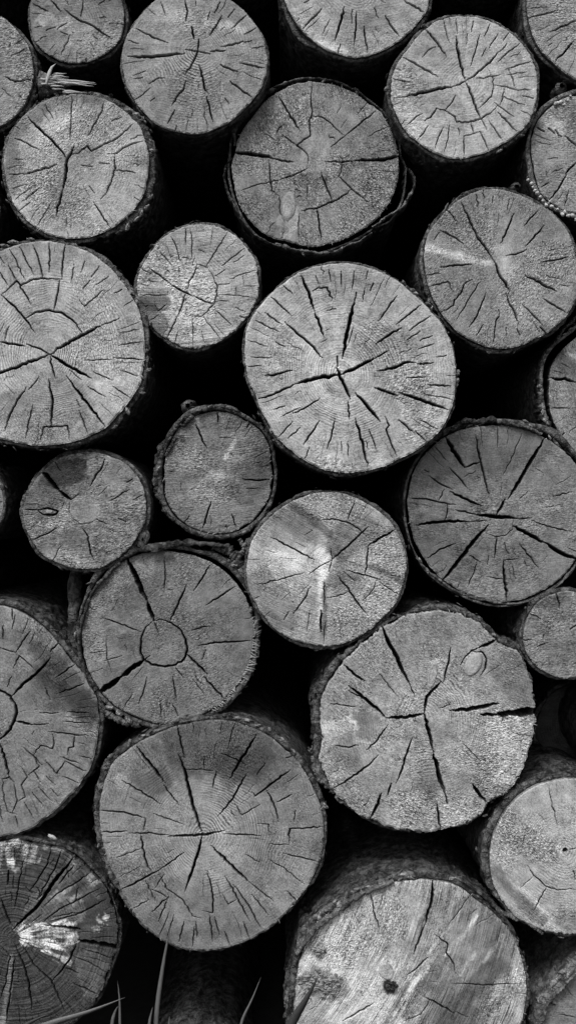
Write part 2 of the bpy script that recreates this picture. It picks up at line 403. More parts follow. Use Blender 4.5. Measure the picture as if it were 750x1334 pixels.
    # ---- bark
    nt_ = int(max(160, 2 * np.pi * Rm / (1.8 * coarse))); t = np.linspace(-np.pi, np.pi, nt_, endpoint=False)
    ct, st = np.cos(t), np.sin(t)
    thk = th * (1 + 0.45 * noise3(ct * 3, st * 3, name_seed + 1.5)) + 0.6 * rag * fbm(ct * Rm / 9, st * Rm / 9, name_seed, 4, 7, .7)
    gp = gap * np.clip(1 + 0.8 * noise3(ct * 2.2, st * 2.2, name_seed + 6.5), 0.0, 2); fr = np.full(nt_, front)
    for (ang, wid, dth, dgap, dfr) in barkvar:       # angle in degrees, clockwise from the right as seen in the photo
        dm = np.abs((t - math.radians(ang) + np.pi) % (2 * np.pi) - np.pi); mm = 1 - sstep(math.radians(wid) * 0.6, math.radians(wid), dm)
        thk = thk + mm * dth; gp = gp + mm * dgap; fr = fr + mm * dfr
    thk = np.maximum(thk, 1.0)
    fr = fr + rag * (3.2 * fbm(ct * Rm / 14, st * Rm / 14, name_seed + 2.5, 4, 9, .75))
    R0 = Rf(t); rin = R0 + np.where(gap + gp > 0.8, gp, -1.0); rout = np.maximum(R0 + gp + thk, rin + 1.2)
    rows = []
    for dd, mixr in ((40, 0.0), (14, 0.0), (5, 0.0), (1.5, 0.05), (0.3, 0.3), (0, 0.6), (0.6, 0.9), (2.0, 1.0)):
        rows.append((fr + dd, rin + (rout - rin) * mixr))
    ds = [4, 6, 8, 10, 12.5, 15, 18, 21, 24, 28, 32, 36, 41, 46, 52, 58, 65, 73, 82, 92, 103, 116, 130, 148, 170, 196, 230, 270, 320, 390, 480, 600, 780, length * PX]
    for dd in ds: rows.append((np.maximum(fr * max(0, 1 - dd / 80), 0) + dd, rout * (1 - 0.05 * dd / (length * PX)) + 0.0))
    YY = np.array([r_[0] for r_ in rows]); RR = np.array([r_[1] for r_ in rows])
    T = np.broadcast_to(t, YY.shape)
    amp = rag * np.clip((YY - 0) / 14, 0.12, 1) * np.clip(.5 + 1.3 * fbm(np.cos(t) * Rm / 22, np.sin(t) * Rm / 22, name_seed + 9.9, 2), .15, 1.4) * (np.arange(len(rows)) > 5)[:, None]
    nx, nz = np.cos(T) * R0 / 9, np.sin(T) * R0 / 9
    pl = 1 - np.abs(fbm(nx, nz, YY / 22, 3, name_seed)) * 2
    RR = RR + amp * (4.2 * pl - 3.8) + amp * 1.3 * fbm(nx * 1.7 + .37 * nz, nz * 1.9, YY / 16, 4, name_seed + 3, .7) + amp * 2.0 * noise3(nx / 3, nz / 3, YY / 60, name_seed + 4)
    cx = lean[0] * YY; cz = lean[1] * YY
    BV = np.stack([(RR * np.cos(T) + cx) * k, YY * k + (RR * np.cos(T) * tilt[0] + RR * np.sin(T) * tilt[1]) * k * np.clip(1 - YY / 60, 0, 1), -(RR * np.sin(T) + cz) * k], -1)
    BV = BV.reshape(-1, 3); BF = grid_faces(len(rows), nt_)
    endc = len(BV); BV = np.concatenate([BV, [[lean[0] * length * PX * k, length * PX * k, -lean[1] * length * PX * k]]])
    j = np.arange(nt_) + (len(rows) - 1) * nt_
    BF = np.concatenate([BF, np.stack([j, np.roll(j, -1), np.full(nt_, endc), np.full(nt_, endc)], -1)])
    # last fan is triangles: rebuild as quads with a tiny inner ring instead of doubled corners
    BF = BF[:-nt_]; inner = BV[j] * [0.02, 1, 0.02] + [lean[0] * length * PX * k * .98, 0, -lean[1] * length * PX * k * .98]; BV = np.concatenate([BV[:-1], inner])
    j2 = np.arange(nt_) + len(rows) * nt_
    BF = np.concatenate([BF, np.stack([j, np.roll(j, -1), np.roll(j2, -1), j2], -1)])
    sp = Soup(); sp.add(BV, BF)
    for i in range(flakes):      # loose plates and crumbs clinging to the rim
        a = rng.uniform(-np.pi, np.pi); ii = int((a + np.pi) / (2 * np.pi) * nt_) % nt_
        r_ = rout[ii] + rng.uniform(-2, 2.5); d_ = fr[ii] + rng.uniform(-1, 26); s_ = k
        q = Soup(); q.blob([0, 0, 0], s_, rng, (rng.uniform(1.5, 5.5), rng.uniform(2, 7), rng.uniform(.5, 1.3)), 7, 5); Q = q.V[0]
        aa = a + math.pi / 2 + rng.normal(0, .35); ca, sa = math.cos(aa), math.sin(aa)
        Q = np.stack([Q[:, 0] * ca - Q[:, 2] * sa, Q[:, 1], -(Q[:, 0] * sa + Q[:, 2] * ca)], -1)
        sp.add(Q + np.array([r_ * math.cos(a) * k, d_ * k, -r_ * math.sin(a) * k]), q.F[0])
    BV_ = np.concatenate(sp.V); cut = np.zeros((len(BV_), 3)); cr_rows = np.array([0, 0, .3, .8, 1, 1, 1, .75, .25] + [0] * (len(rows) - 9))
    cut[:len(rows) * nt_, 0] = np.repeat(cr_rows, nt_) * np.tile(np.clip(.75 + 1.1 * fbm(ct * Rm / 8, st * Rm / 8, name_seed + 21, 3), 0, 1.6), len(rows)); cut[len(rows) * nt_ + nt_:, 0] = rng.uniform(0, .9)
    link_mesh("bark", BV_, np.concatenate(sp.F), MB_PALE if bark == 'pale' else MB_DARK, root, {"cut": cut})
    loc = lambda u, v, d=0.0: (np.array([(u / sc + org[0] - c[0]) * k, d * k, -(v / sc + org[1] - c[1]) * k]))
    return dict(root=root, c=c, k=k, Rf=Rf, loc=loc, rng=rng, y=y, rout=rout, t=t, fr=fr)

# ---------------------------------------------------------------- ground in front of and under the pile, added light stop behind it
def sheet(name, corners, mat, nx=40, ny=40, amp=0.01):
    a, b_, c_, d_ = [np.array(q, float) for q in corners]; s = np.linspace(0, 1, nx)[None, :, None]; t = np.linspace(0, 1, ny)[:, None, None]
    X = (a * (1 - s) + b_ * s) * (1 - t) + (d_ * (1 - s) + c_ * s) * t
    nrm = np.cross(b_ - a, d_ - a); nrm /= np.linalg.norm(nrm)
    X = X + nrm * (amp * fbm(X[..., 0] * 9, X[..., 1] * 9, X[..., 2] * 9, 3, 5))[..., None]
    o = link_mesh(name, X.reshape(-1, 3), grid_faces(ny, nx, False), mat); tag(o, None, kind='structure'); return o
sheet("ground", [(-12, -12, -1.07), (12, -12, -1.07), (12, 12, -1.07), (-12, 12, -1.07)], M_SOIL, 160, 160, 0.02)
sheet("light_stop", [(-6, 1.46, -1.2), (6, 1.46, -1.2), (6, 1.56, 1.9), (-6, 1.56, 1.9)], M_SOIL, 80, 40, 0.03)  # added dark backing, keeps sky light out of the gaps between logs

L = {}
# Every outline and check was measured on the photograph: (width, x, y, x, y, ...)
L['A'] = make_log(1, (0, 0), 4.412, "small dull grey log cut off by the top edge above the splintered stub",
 (440,-165,560,-140,660,-70,712,40,715,120,695,210,650,265,570,325,480,355,400,358,310,330,235,275,195,225,172,130,172,30,220,-70,320,-145),
 (450,112), [(2,370,48,420,90,455,112,500,130,560,165,640,220),(1.5,295,0,350,62),(1.2,190,18,280,62),(1.3,478,0,475,45,465,90),
 (1,265,172,320,152),(1,330,165,365,140,385,128),(1,400,198,380,250,352,310),(.8,350,180,390,195)],
 y=.035, tone=0.17, fuzz=.35, ring=.08, auto=(8,3,2), th=4, stains_and_tones=[(.45,10,1,250,105,380,130),(.25,22,2,480,260,600,240)], fuzzy=[(.6,20,1,520,280,650,200)], edge=.7)
L['F'] = make_log(2, (0, 0), 4.412, "log cut off by the left edge beside the splintered stub, one wavy check near rim",
 (-100,75,0,90,60,135,120,195,165,270,185,360,185,460,165,540,120,620,60,680,0,718,-120,740,-260,690,-350,570,-385,405,-350,240,-260,120),
 (-110,400), [(2.2,30,440,90,465,170,455,188,462)], y=.0, tone=0.22, fuzz=1.1, ring=.06, auto=(6,2,2), th=5, gap=0, front=9, rag=1.2, flakes=20)
L['B'] = make_log(3, (150, 0), 3.571, "smooth grey log at the top with a long level dark check left of its heart",
 (370,-50,470,-35,560,10,610,55,660,125,690,180,705,260,698,350,665,430,600,500,550,550,460,600,370,622,280,612,200,580,130,520,80,450,45,370,32,280,40,200,75,125,130,50,180,0,270,-40),
 (385,235), [(3.4,60,260,180,262,260,252,325,245),(2,325,228,385,235,380,245,360,290,325,348),(2,388,180,385,235),(1.5,385,235,440,248),(2,445,237,512,233),
 (2.5,355,122,366,175),(2,495,68,470,115,440,160),(2,325,0,335,55,328,95),(1.8,98,130,170,168,245,195),(2,495,213,545,205,595,188),(1.8,580,290,640,302,695,312),
 (2,490,298,540,322,570,330),(2,535,375,580,410,635,450),(2.2,390,300,408,360,415,410,432,430),(2,425,450,440,510,455,565),(2,330,375,320,410,290,445,265,490),
 (1.5,278,512,245,575),(1.5,488,5,462,55),(1.2,555,35,525,75),(1.5,610,65,575,95,540,128),(1,655,125,600,155),(1.2,160,388,205,362,230,362),(1,60,185,110,200),
 (1,212,5,235,70),(1,440,50,430,85),(1,375,0,375,20),(1,90,365,130,358),(1,635,220,690,212),(1,600,192,635,186),(.8,360,510,358,540),(.8,510,455,530,480),(.8,165,470,185,455)],
 y=0, tone=0.215, fuzz=.3, ring=.24, saw=.07, auto=(6,2,1), th=3, stains_and_tones=[(.4,5,1,420,90,520,115,600,135),(.18,10,2,230,70,330,85),(-.12,26,2,350,400,400,440)], fuzzy=[(1.0,20,1,350,100,400,110),(.9,26,1,340,400,420,430)], tilt=(.01,-.02))
L['C'] = make_log(4, (360, 0), 3.571, "pale log cut off by top edge, a fan of short checks in its lower half",
 (40,0,80,80,130,150,200,205,280,245,370,262,450,248,540,205,600,165,660,100,700,40,715,-20,700,-180,600,-320,450,-400,290,-400,140,-320,50,-200,20,-80),
 (360,-70), [(2,210,40,165,85,125,130),(2.5,315,30,300,95,272,185),(2,372,50,370,120,362,205),(2,408,120,415,180,425,240),(1.2,455,35,475,80),(2,505,70,535,120,570,165),
 (2,595,0,640,25,685,52),(1,248,88,215,155),(1,130,10,150,0)], y=0, tone=0.26, fuzz=.45, saw=.07, auto=(9,3,1), th=4, front=5, rag=1.1, flakes=18, barkvar=[(150,30,4,0,4)], stains_and_tones=[(.3,8,1,200,210,300,240)])
L['D'] = make_log(5, (500, 10), 3.571, "pale upper right log with a four-armed cross of checks and broken ring crack",
 (340,38,440,45,530,75,610,130,670,200,705,280,712,370,698,460,670,530,610,590,540,635,460,675,360,697,270,685,190,645,110,580,60,500,35,420,35,330,60,260,120,180,190,95,260,50),
 (378,340), [(2,188,90,230,140,265,185,290,225),(1.2,275,50,290,110,305,162),(1.2,335,50,342,118),(3,335,130,345,200,358,270,378,340),(2.5,378,340,405,400,430,470,455,520),
 (1.2,455,520,478,565),(2,378,340,430,305,480,260,540,200),(1.2,540,200,570,165),(3.5,95,413,160,395,230,380,325,362),(1.2,45,418,95,413),(2,325,362,378,340),
 (2,90,228,150,260,190,285,250,318),(1.5,447,120,430,180,403,270),(1.2,415,60,408,110),(1.2,492,75,468,130),(1.2,530,120,490,185),(1,580,115,555,150),(1.3,630,165,560,220,530,250),
 (1,388,120,385,165),(1,475,185,455,225),(1.2,685,245,630,262,565,285),(1.3,580,285,600,330,612,375),(1.2,430,325,480,320,540,310),(1.3,490,290,510,330,510,370,500,410,470,440,435,468),
 (1.2,512,357,560,365,610,378,685,380),(1.2,560,375,555,415,540,450),(1.2,545,410,600,430,655,450),(1.2,645,408,695,420),(1.6,245,465,290,478,330,505,338,530,390,532,440,518,500,485,525,455),
 (1.6,245,465,225,495,190,525),(1.2,335,405,315,440,285,475),(1.3,178,490,140,515,108,542),(1.2,205,548,185,580,160,610),(1.2,275,555,250,610,238,655),(1.2,305,545,300,600,280,670),
 (1.5,372,595,373,685),(1,372,595,445,575),(1.3,405,530,418,585),(1.3,448,575,470,620,488,662),(1.2,490,525,520,570,552,615),(1.8,530,485,570,525,615,570),(1.2,515,440,555,470,605,505),
 (1,40,325,90,340,135,345),(1,240,180,205,195,178,228),(1,575,310,660,298),(1,345,560,352,590)],
 y=-.02, tone=0.31, fuzz=.25, ring=.12, saw=.05, auto=(4,1,0), th=5, front=4, stains_and_tones=[(-.13,26,2,200,260,280,240),(-.16,20,2,190,400,290,430),(-.12,18,1,130,180,260,90),(.12,18,2,90,480,200,640)], fuzzy=[(.8,14,1,100,300,150,370),(.6,22,1,90,420,110,560)], flakes=22)
L['E'] = make_log(6, (640, 0), 4.445, "log cut off by the top right corner with three short slanting checks",
 (200,0,205,60,225,160,255,240,310,320,370,375,440,430,489,455,600,480,740,450,900,340,1000,200,1010,44,960,-150,820,-300,600,-360,420,-310,270,-190,210,-70),
 (600,44), [(1.5,215,105,290,85,385,58),(1.8,335,185,400,155,489,120),(2,475,235,430,290,370,355)], y=0, tone=0.22, fuzz=.6, ring=.06, auto=(7,2,1), th=5, tilt=(.02,0), fuzzy=[(.7,22,1,440,40,480,180)])
L['G'] = make_log(7, (0, 110), 3.571, "pale log right under the splintered stub with a forked Y check and rough bark",
 (338,42,450,55,560,105,640,180,675,260,690,370,680,460,640,560,570,630,480,685,350,715,240,700,150,650,70,560,35,480,20,380,35,260,80,180,150,110,240,60),
 (318,345), [(2.5,130,148,160,180,200,220,232,248,270,290,312,345),(3.4,345,285,330,320,312,345,305,430,290,490),(2.6,290,490,270,560,262,605),(1.9,333,325,360,320,405,285,425,308,500,270,560,235,620,180),
 (1.4,485,80,470,130,440,180,410,235),(1.4,335,50,332,120,330,180,325,270),(1,210,90,250,165),(1.6,70,250,110,265,180,303),(2.5,107,415,160,402,265,370),(1,45,415,107,412),
 (1.7,500,322,540,318,580,290,620,272,665,262),(1.7,533,320,535,390,518,450,495,500,468,533),(1.4,540,398,590,400,630,410),(1.2,460,363,512,366),(1,380,375,430,380),(1.6,435,545,465,590,510,660),
 (1.3,185,478,145,510,105,540),(1.1,230,560,205,600,175,655),(.9,60,482,110,465),(.9,90,585,140,545),(.9,312,615,310,660),(1,415,470,440,505),(.8,520,170,565,150),(.8,70,345,105,347)],
 y=0, tone=0.3, fuzz=.7, ring=.2, saw=.05, sawdir=-40, auto=(7,3,1), th=5, front=4, rag=1.6, barkvar=[(10,60,4,0,2),(-60,30,3,0,-2)],
 stains_and_tones=[(-.30,11,2,45,480,50,260,110,170,240,70,350,48,440,60),(.12,14,2,60,500,110,620),(.14,10,2,560,330,670,290),(-.14,30,2,330,480,380,380),(.2,8,1,200,240,330,150)], fuzzy=[(.9,26,2,200,480,330,560),(.7,22,2,270,250,400,200)], flakes=70)
L['H'] = make_log(8, (290, 90), 2.885, "rough speckled log in a loose bark shell with a pale oval knot at lower left",
 (360,45,450,65,540,120,600,170,640,240,660,320,658,400,635,480,590,550,510,610,420,650,330,665,238,640,170,625,110,580,65,510,42,430,38,340,60,260,110,180,180,100,260,55),
 (350,350), [(4.5,36,310,90,315,160,325,190,335),(2,190,335,265,347),(1.5,385,347,440,348,500,342),(3.2,500,342,560,340,610,338),(4.2,560,340,610,338,662,325),(2,210,100,240,150,290,230),
 (1.6,338,45,332,100,335,170,325,190,330,248,305,262,278,285,310,310,322,330,320,365),(1.2,225,245,278,285),(1.5,320,370,270,395,215,415),(1,215,415,130,432,70,455),(1.5,175,340,178,400,185,455,210,475),
 (1.2,335,175,370,178,410,205,440,235,460,250),(1.5,575,155,520,200,465,245),(1,465,245,405,292),(1.2,448,350,445,385,435,402),(1.5,435,402,485,450,545,498),(1.8,370,385,390,440,412,495),
 (1.8,485,450,430,490,355,520,295,530),(2,353,520,362,570,370,640),(1,290,540,285,590,288,650),(1,318,430,318,475),(1,215,475,215,530,235,580)],
 y=.04, tone=0.185, fuzz=1.15, ring=.05, saw=.04, sawdir=70, auto=(5,3,3), gap=4.0, th=3, front=3, rag=1.1,
 barkvar=[(20,28,0,7,0),(90,50,0,2,2),(-140,35,0,4,3)], stains_and_tones=[(-.14,24,2,100,520,180,570),(.15,24,2,350,230,360,340),(.35,12,1,250,520,245,600),(-.25,10,1,300,420,370,400),(-.12,30,2,480,300,600,260)], fuzzy=[(-.9,20,1,350,260,350,350),(-1,16,1,250,500,245,620),(.6,26,2,500,500,600,420),(.5,20,2,120,150,200,260)], edge=.8, flakes=34)
L['I'] = make_log(9, (640, 0), 4.445, "log on the right edge with a crusty pale bark rim dotted with lichen",
 (489,547,400,575,330,625,270,690,235,780,230,860,245,960,265,1060,300,1130,370,1190,430,1220,489,1230,650,1235,780,1180,880,1080,915,911,880,740,780,610,650,550),
 (569,900), [(1.8,265,735,305,758),(2,330,740,365,768),(2,370,750,405,788),(2,425,785,489,840,540,870),(2,489,940,430,1005),(2,437,1005,400,1070,335,1158),(1.2,447,1100,425,1205),(1,325,918,385,912)],
 y=.01, tone=0.21, fuzz=.9, ring=.06, auto=(6,3,2), gap=1.0, th=5.5, front=0, rag=.9, bark='pale', stains_and_tones=[(.35,8,2,290,690,390,740),(-.12,18,2,420,640,480,700)], flakes=30)
L['J'] = make_log(10, (0, 300), 3.75, "large pale log at the left edge with spoke-like checks and ring cracks above its heart",
 (220,50,330,65,420,95,500,150,570,220,630,300,675,380,700,480,705,580,698,680,680,760,630,830,560,920,490,980,410,1015,320,1040,220,1048,100,1040,0,1020,-120,960,-210,850,-262,700,-275,550,-250,400,-190,270,-100,160,0,100,110,62),
 (245,605), [(3.2,-90,735,0,695,100,660,245,605),(3.4,245,605,320,555,410,508,500,462),(1.5,500,462,580,430),(3.4,245,605,340,665,445,722),(2.5,0,545,120,565),(2,130,555,200,580,245,605),
 (2,245,615,255,670,270,725),(2.6,237,725,245,780,258,840,248,960),(1.5,200,1035,212,962,330,955,342,1030),(2.8,325,712,380,785,440,865,512,958),(2.2,125,770,80,840,45,910,25,980),
 (1.3,190,715,170,745,140,778),(1.5,162,850,145,920,125,1015),(1.3,385,880,410,940,432,1000),(2.3,5,315,70,370,120,430,170,500),(2.4,120,430,170,400,240,388,300,400,360,445,405,508),
 (2.2,290,245,280,310,262,390),(1.9,5,315,80,245,100,268,150,242,205,232,300,240),(1.8,80,245,110,290,150,362),(2,318,68,305,150,303,240),(1.8,240,60,243,130,240,205),
 (1.8,160,70,185,130,200,190,212,240),(1.5,95,80,125,145,165,215),(1.5,45,90,80,150,105,215,125,245),(1.5,40,170,80,245),(1.5,0,205,35,265),(1.3,485,175,445,228),
 (1.3,505,290,460,330,412,370,388,340),(1.3,440,245,405,285),(1.2,560,305,595,288),(1.5,555,622,620,625,695,632),(1.3,550,762,600,795,635,818),(1.3,430,762,480,795,515,812),
 (1.2,455,690,500,712,550,732),(1.2,580,562,640,550,695,545),(1,585,500,640,490,680,482),(1.2,590,685,640,700,672,712),(1,415,635,550,630),(1.2,415,150,395,205),(1.3,360,165,350,250),
 (1.2,22,540,30,500,45,470),(1,530,225,470,265),(.9,0,130,20,160)],
 y=-.01, tone=0.29, fuzz=.35, ring=.30, saw=.04, sawdir=80, auto=(8,3,2), th=4.5, front=5, rag=1.6, barkvar=[(0,70,3,0,0)],
 stains_and_tones=[(-.16,36,2,100,900,300,850),(-.15,16,2,330,100,320,200),(.15,22,2,380,230,500,330),(.14,26,2,600,640,560,850),(-.12,22,2,40,110,200,150)], fuzzy=[(.9,30,2,430,560,560,600),(.6,24,2,420,300,480,340),(.8,22,2,30,960,300,930)], flakes=80)
L['K'] = make_log(11, (165, 280), 4.167, "small pale log with level saw lines and a grey wedge stain at lower left",
 (410,48,500,62,590,115,655,180,700,260,715,350,708,440,680,510,620,590,550,650,480,690,370,722,290,710,215,670,150,620,100,560,62,480,55,400,65,310,100,240,150,170,220,105,310,62),
 (320,428), [(2.5,125,288,190,335,240,372),(3.2,238,375,290,405,360,440),(2.7,362,435,410,460,475,482),(2.2,382,268,365,320,340,355,330,400),(2.7,318,430,300,490,275,550),(2.2,275,550,245,610,218,665),
 (2,435,285,470,330,490,380,490,430,475,480,440,520,405,548,355,550),(1.5,382,265,440,285),(1.8,545,95,505,160,465,225,430,285),(1.6,640,180,580,225,515,275),(1.8,345,75,355,140,350,240),
 (1.8,240,115,270,175,295,262),(1.3,180,195,215,235,250,285),(1.5,75,432,140,434,225,432),(1,80,355,170,362),(1.5,355,550,360,640,360,720),(1.5,410,540,450,595,510,675),
 (1.4,480,515,530,560,578,605),(1.2,490,460,555,467),(1.2,492,380,560,370),(1.2,480,330,535,295),(1.2,705,298,640,315,560,345),(1,632,315,637,385),(1,637,385,695,385),(1,595,390,590,432),
 (1,500,430,600,435,685,450),(1,588,500,645,525),(1.2,408,632,425,695),(1.2,280,628,260,700),(1,298,232,350,232),(1.2,218,480,170,520,150,470),(1,175,540,120,575),(1,468,70,458,150),(1,285,285,285,315),(.8,390,190,430,205)],
 y=0, cw=.68, tone=.31, fuzz=.35, ring=.12, saw=.2, auto=(5,2,0), th=4, front=4, stains_and_tones=[(-.36,10,.5,70,480,200,480),(-.36,15,.4,95,520,165,590),(.16,28,1,300,330,370,480),(.2,8,1,70,330,130,210),(.15,18,1,220,560,330,620)], fuzzy=[(1.0,26,1,290,320,400,480),(.9,14,1,70,350,160,170),(.8,18,1,230,560,330,600)], flakes=14, edge=.8)
L['L'] = make_log(12, (305, 335), 2.5, "largest pale log in the upper middle with a wide dark cross check",
 (340,18,430,30,510,65,590,125,650,185,695,250,715,320,720,400,710,480,680,550,620,610,540,655,470,685,390,700,330,700,270,685,200,640,140,590,110,540,75,460,45,390,33,310,42,230,75,165,130,110,200,55,270,28),
 (345,380), [(4.6,200,412,260,395,345,382),(2.5,80,460,130,445,200,412),(4,345,382,400,358,460,328),(2,460,328,500,305),(4.6,392,140,378,200,365,260,352,330),(1.5,397,115,392,140),(3.5,333,360,355,410,378,462),
 (2,335,322,337,355),(1.8,370,470,376,530),(3,218,60,245,120,262,175),(2.5,262,175,278,220,292,260),(2.5,165,210,210,252,250,285,288,328),(2,255,110,275,98,303,98,320,140),(1.5,120,130,150,155,185,190),
 (1.5,70,205,110,225,145,243),(1.5,100,180,155,218),(2.5,100,385,150,378,190,368),(1.5,130,495,165,485),(1.8,190,508,240,485,280,458),(2,278,532,250,575,225,612),(2,328,525,318,575,303,625),
 (3,395,525,410,580,425,640,435,682),(3.5,395,442,430,480,475,535),(2,490,518,505,548,495,560,512,610,530,650),(3,458,425,490,435,530,450),(3.5,535,440,600,462,695,497),(3,465,370,520,360,560,342,592,342),
 (1.8,595,348,648,343),(2.5,462,282,505,252,545,230),(2,608,155,570,185,528,218),(1.5,640,190,600,215,570,240),(1.8,530,125,500,165,470,208),(1.5,390,45,385,105),(1.5,348,45,350,95),(1.3,308,40,315,80),
 (1.5,453,85,443,108),(1.3,425,100,418,145),(1.5,562,270,605,240),(1.5,600,298,650,282),(1.5,605,272,645,255),(2,630,415,705,420),(1.5,565,390,620,390),(2,535,530,585,572),(1.5,590,567,625,600),
 (1.3,605,530,660,560),(1.5,440,560,465,635),(1.3,215,555,175,590),(1.3,190,535,145,585),(1.3,245,620,230,655),(1,45,270,105,290),(1,55,325,120,328),(1,45,357,90,352),(1.2,370,600,372,655),(1.2,348,600,350,640),
 (1.2,135,275,165,290),(1.2,150,520,215,490),(1.5,660,325,690,320),(1.2,160,92,190,118),(1,265,60,275,85),(1,430,70,435,45)],
 y=-.03, tone=0.325, fuzz=.3, ring=.30, saw=.05, auto=(10,6,2), th=4, front=6, rag=1.2,
 stains_and_tones=[(-.14,36,2,470,260,560,420),(.15,22,2,590,380,650,500),(.08,40,2,345,380,340,381),(-.12,16,2,240,45,420,45),(-.10,16,2,55,300,90,440),(.1,30,2,200,560,330,680),(-.2,10,1,330,425,370,440)], fuzzy=[(.8,30,2,480,270,560,400),(.9,26,2,590,400,620,560),(.6,24,2,150,270,130,360),(.7,14,1,280,680,350,695)], flakes=50)
L['M'] = make_log(13, (540, 235), 3.571, "grey log with a pale streak from its left rim and a long kinked diagonal check",
 (350,38,430,45,520,80,600,125,680,190,725,260,748,350,752,450,745,560,710,620,640,690,560,735,480,770,390,780,310,765,230,725,170,670,120,610,80,530,52,440,42,350,55,270,95,200,160,130,210,85,280,50),
 (370,375), [(2.3,215,98,255,180,290,260,330,315,372,378),(2.8,372,378,395,440,425,480,442,515),(2.3,425,525,445,580,465,610,482,665),(2.1,463,152,435,220,400,290),(1.8,600,210,555,265,515,305),(1.5,572,140,510,208),
 (1.3,440,85,432,135),(1.3,285,65,298,130),(1.5,520,320,480,338,425,350),(1.8,118,230,180,260,225,292),(2,120,403,190,393,265,390),(1.3,145,130,200,190),(2.8,515,440,590,480,660,515),
 (1.8,595,378,650,370,715,355),(1.8,600,550,650,580,700,615),(1.6,270,460,230,482,215,525,185,555,182,580,125,612),(1.3,70,492,155,470,180,520),(1.2,310,460,265,530,225,600,195,645),
 (1.9,332,520,310,580,290,630,255,680),(1.7,390,600,395,620,378,655,365,760),(1.5,500,575,545,620,595,675),(1.5,585,685,610,710),(1.2,318,670,288,720),(1,50,440,120,432),(1,90,275,115,240),
 (1,365,75,362,105),(1,330,130,335,180),(1.2,475,690,490,720),(1,425,685,428,720),(.8,680,485,715,492)],
 y=0, tone=0.205, fuzz=.7, ring=.06, saw=.05, sawdir=-50, auto=(5,2,1), th=5, front=6, rag=1.3,
 stains_and_tones=[(.6,4.6,.6,55,310,170,345,260,368,345,382),(.28,11,2,400,330,430,420),(-.14,22,2,100,200,250,90),(-.1,22,2,480,110,600,190),(.1,26,2,520,600,690,400)], fuzzy=[(.7,30,2,500,500,640,380),(.6,26,2,230,220,290,280),(.6,26,2,360,680,520,700)], flakes=26)
L['N'] = make_log(14, (640, 400), 6.064, "grey log cut off by the right edge, dark loose bark standing off its left side",
 (667,240,600,300,530,370,480,450,462,540,455,640,460,740,480,850,520,960,570,1050,620,1130,667,1200,790,1270,950,1270,1150,1120,1300,850,1340,600,1250,350,1080,200,880,140,750,180),
 (900,640), [(3,465,555,530,570,580,562,620,580,667,595),(1.3,470,800,550,795,620,800),(1.5,540,1030,575,995)],
 y=.045, tone=0.17, fuzz=.6, ring=.05, saw=.12, sawdir=80, auto=(7,3,2), gap=7, th=4, front=-2, rag=1.7, bark='pale', stains_and_tones=[(.5,10,1,640,290,667,340),(-.3,12,2,520,420,640,480)], flakes=30)
L['O'] = make_log(15, (20, 575), 4.167, "small speckled log with a wide slot at upper left and a small eye-shaped mark",
 (370,62,480,68,560,100,640,160,690,240,708,320,705,410,670,500,600,590,530,650,460,685,370,690,280,680,200,650,130,600,85,530,50,450,42,370,55,300,100,220,150,165,210,110,290,75),
 (370,370), [(5.6,146,158,195,220,240,270),(4,240,270,275,298,300,315),(1.2,300,315,345,288),(2.1,485,95,470,140,435,185,405,245),(1.3,635,205,605,222),(1.3,520,322,570,290,620,260),(1,640,320,690,292),
 (2,365,475,395,520,405,590,425,645),(1.5,85,540,150,510,240,465),(1.2,440,420,490,448),(1.5,55,370,120,372),(.8,300,315,290,370,310,420,350,450,400,445,440,425),(2.4,120,374,175,362,230,380,205,400,150,398,120,374),(1,560,420,600,438)],
 y=.02, tone=0.17, fuzz=1.0, ring=.05, saw=.05, auto=(5,2,1), th=5, front=6, rag=1.3, stains_and_tones=[(-.45,16,1,200,190,330,150),(-.2,18,2,230,250,330,220),(-.2,13,1,300,535,320,540),(.3,14,2,250,430,240,440),(.18,18,1,350,360,400,380),(.3,7,1,410,110,490,90),(.3,7,1,200,610,420,680),(-.2,20,2,100,300,180,330)],
 fuzzy=[(-.8,15,1,350,360,390,380),(-.8,14,1,300,535,310,540),(.6,22,2,500,520,640,420)], flakes=24)
L['P'] = make_log(16, (195, 510), 4.167, "dim log with a pale sliver scar and ragged bark rim with a knob on top",
 (370,110,450,125,530,160,600,215,640,280,655,380,660,480,640,580,600,650,540,710,460,755,380,775,290,760,210,730,140,670,95,590,82,500,80,400,105,300,160,200,230,140,300,115),
 (360,450), [(2,250,180,270,230,312,310),(2,367,115,370,165),(2,505,475,580,483,650,478),(2,335,595,315,650,288,740),(1.5,445,665,470,740),(1.3,540,175,528,195),(1,525,528,600,525),(.8,380,250,440,250)],
 y=.05, tone=0.15, fuzz=.75, ring=.03, saw=.16, auto=(4,3,2), gap=2, th=5, front=-3, rag=2.0, barkvar=[(180,40,3,0,0),(-120,30,2,0,-3)],
 stains_and_tones=[(.7,2.6,.4,405,360,460,270),(.3,8,2,330,460,380,450),(.25,14,2,150,350,260,380),(-.25,26,2,500,500,600,420),(.2,20,2,300,560,450,530)], fuzzy=[(.8,20,2,130,300,260,400),(.8,14,1,270,560,430,540)], flakes=50)
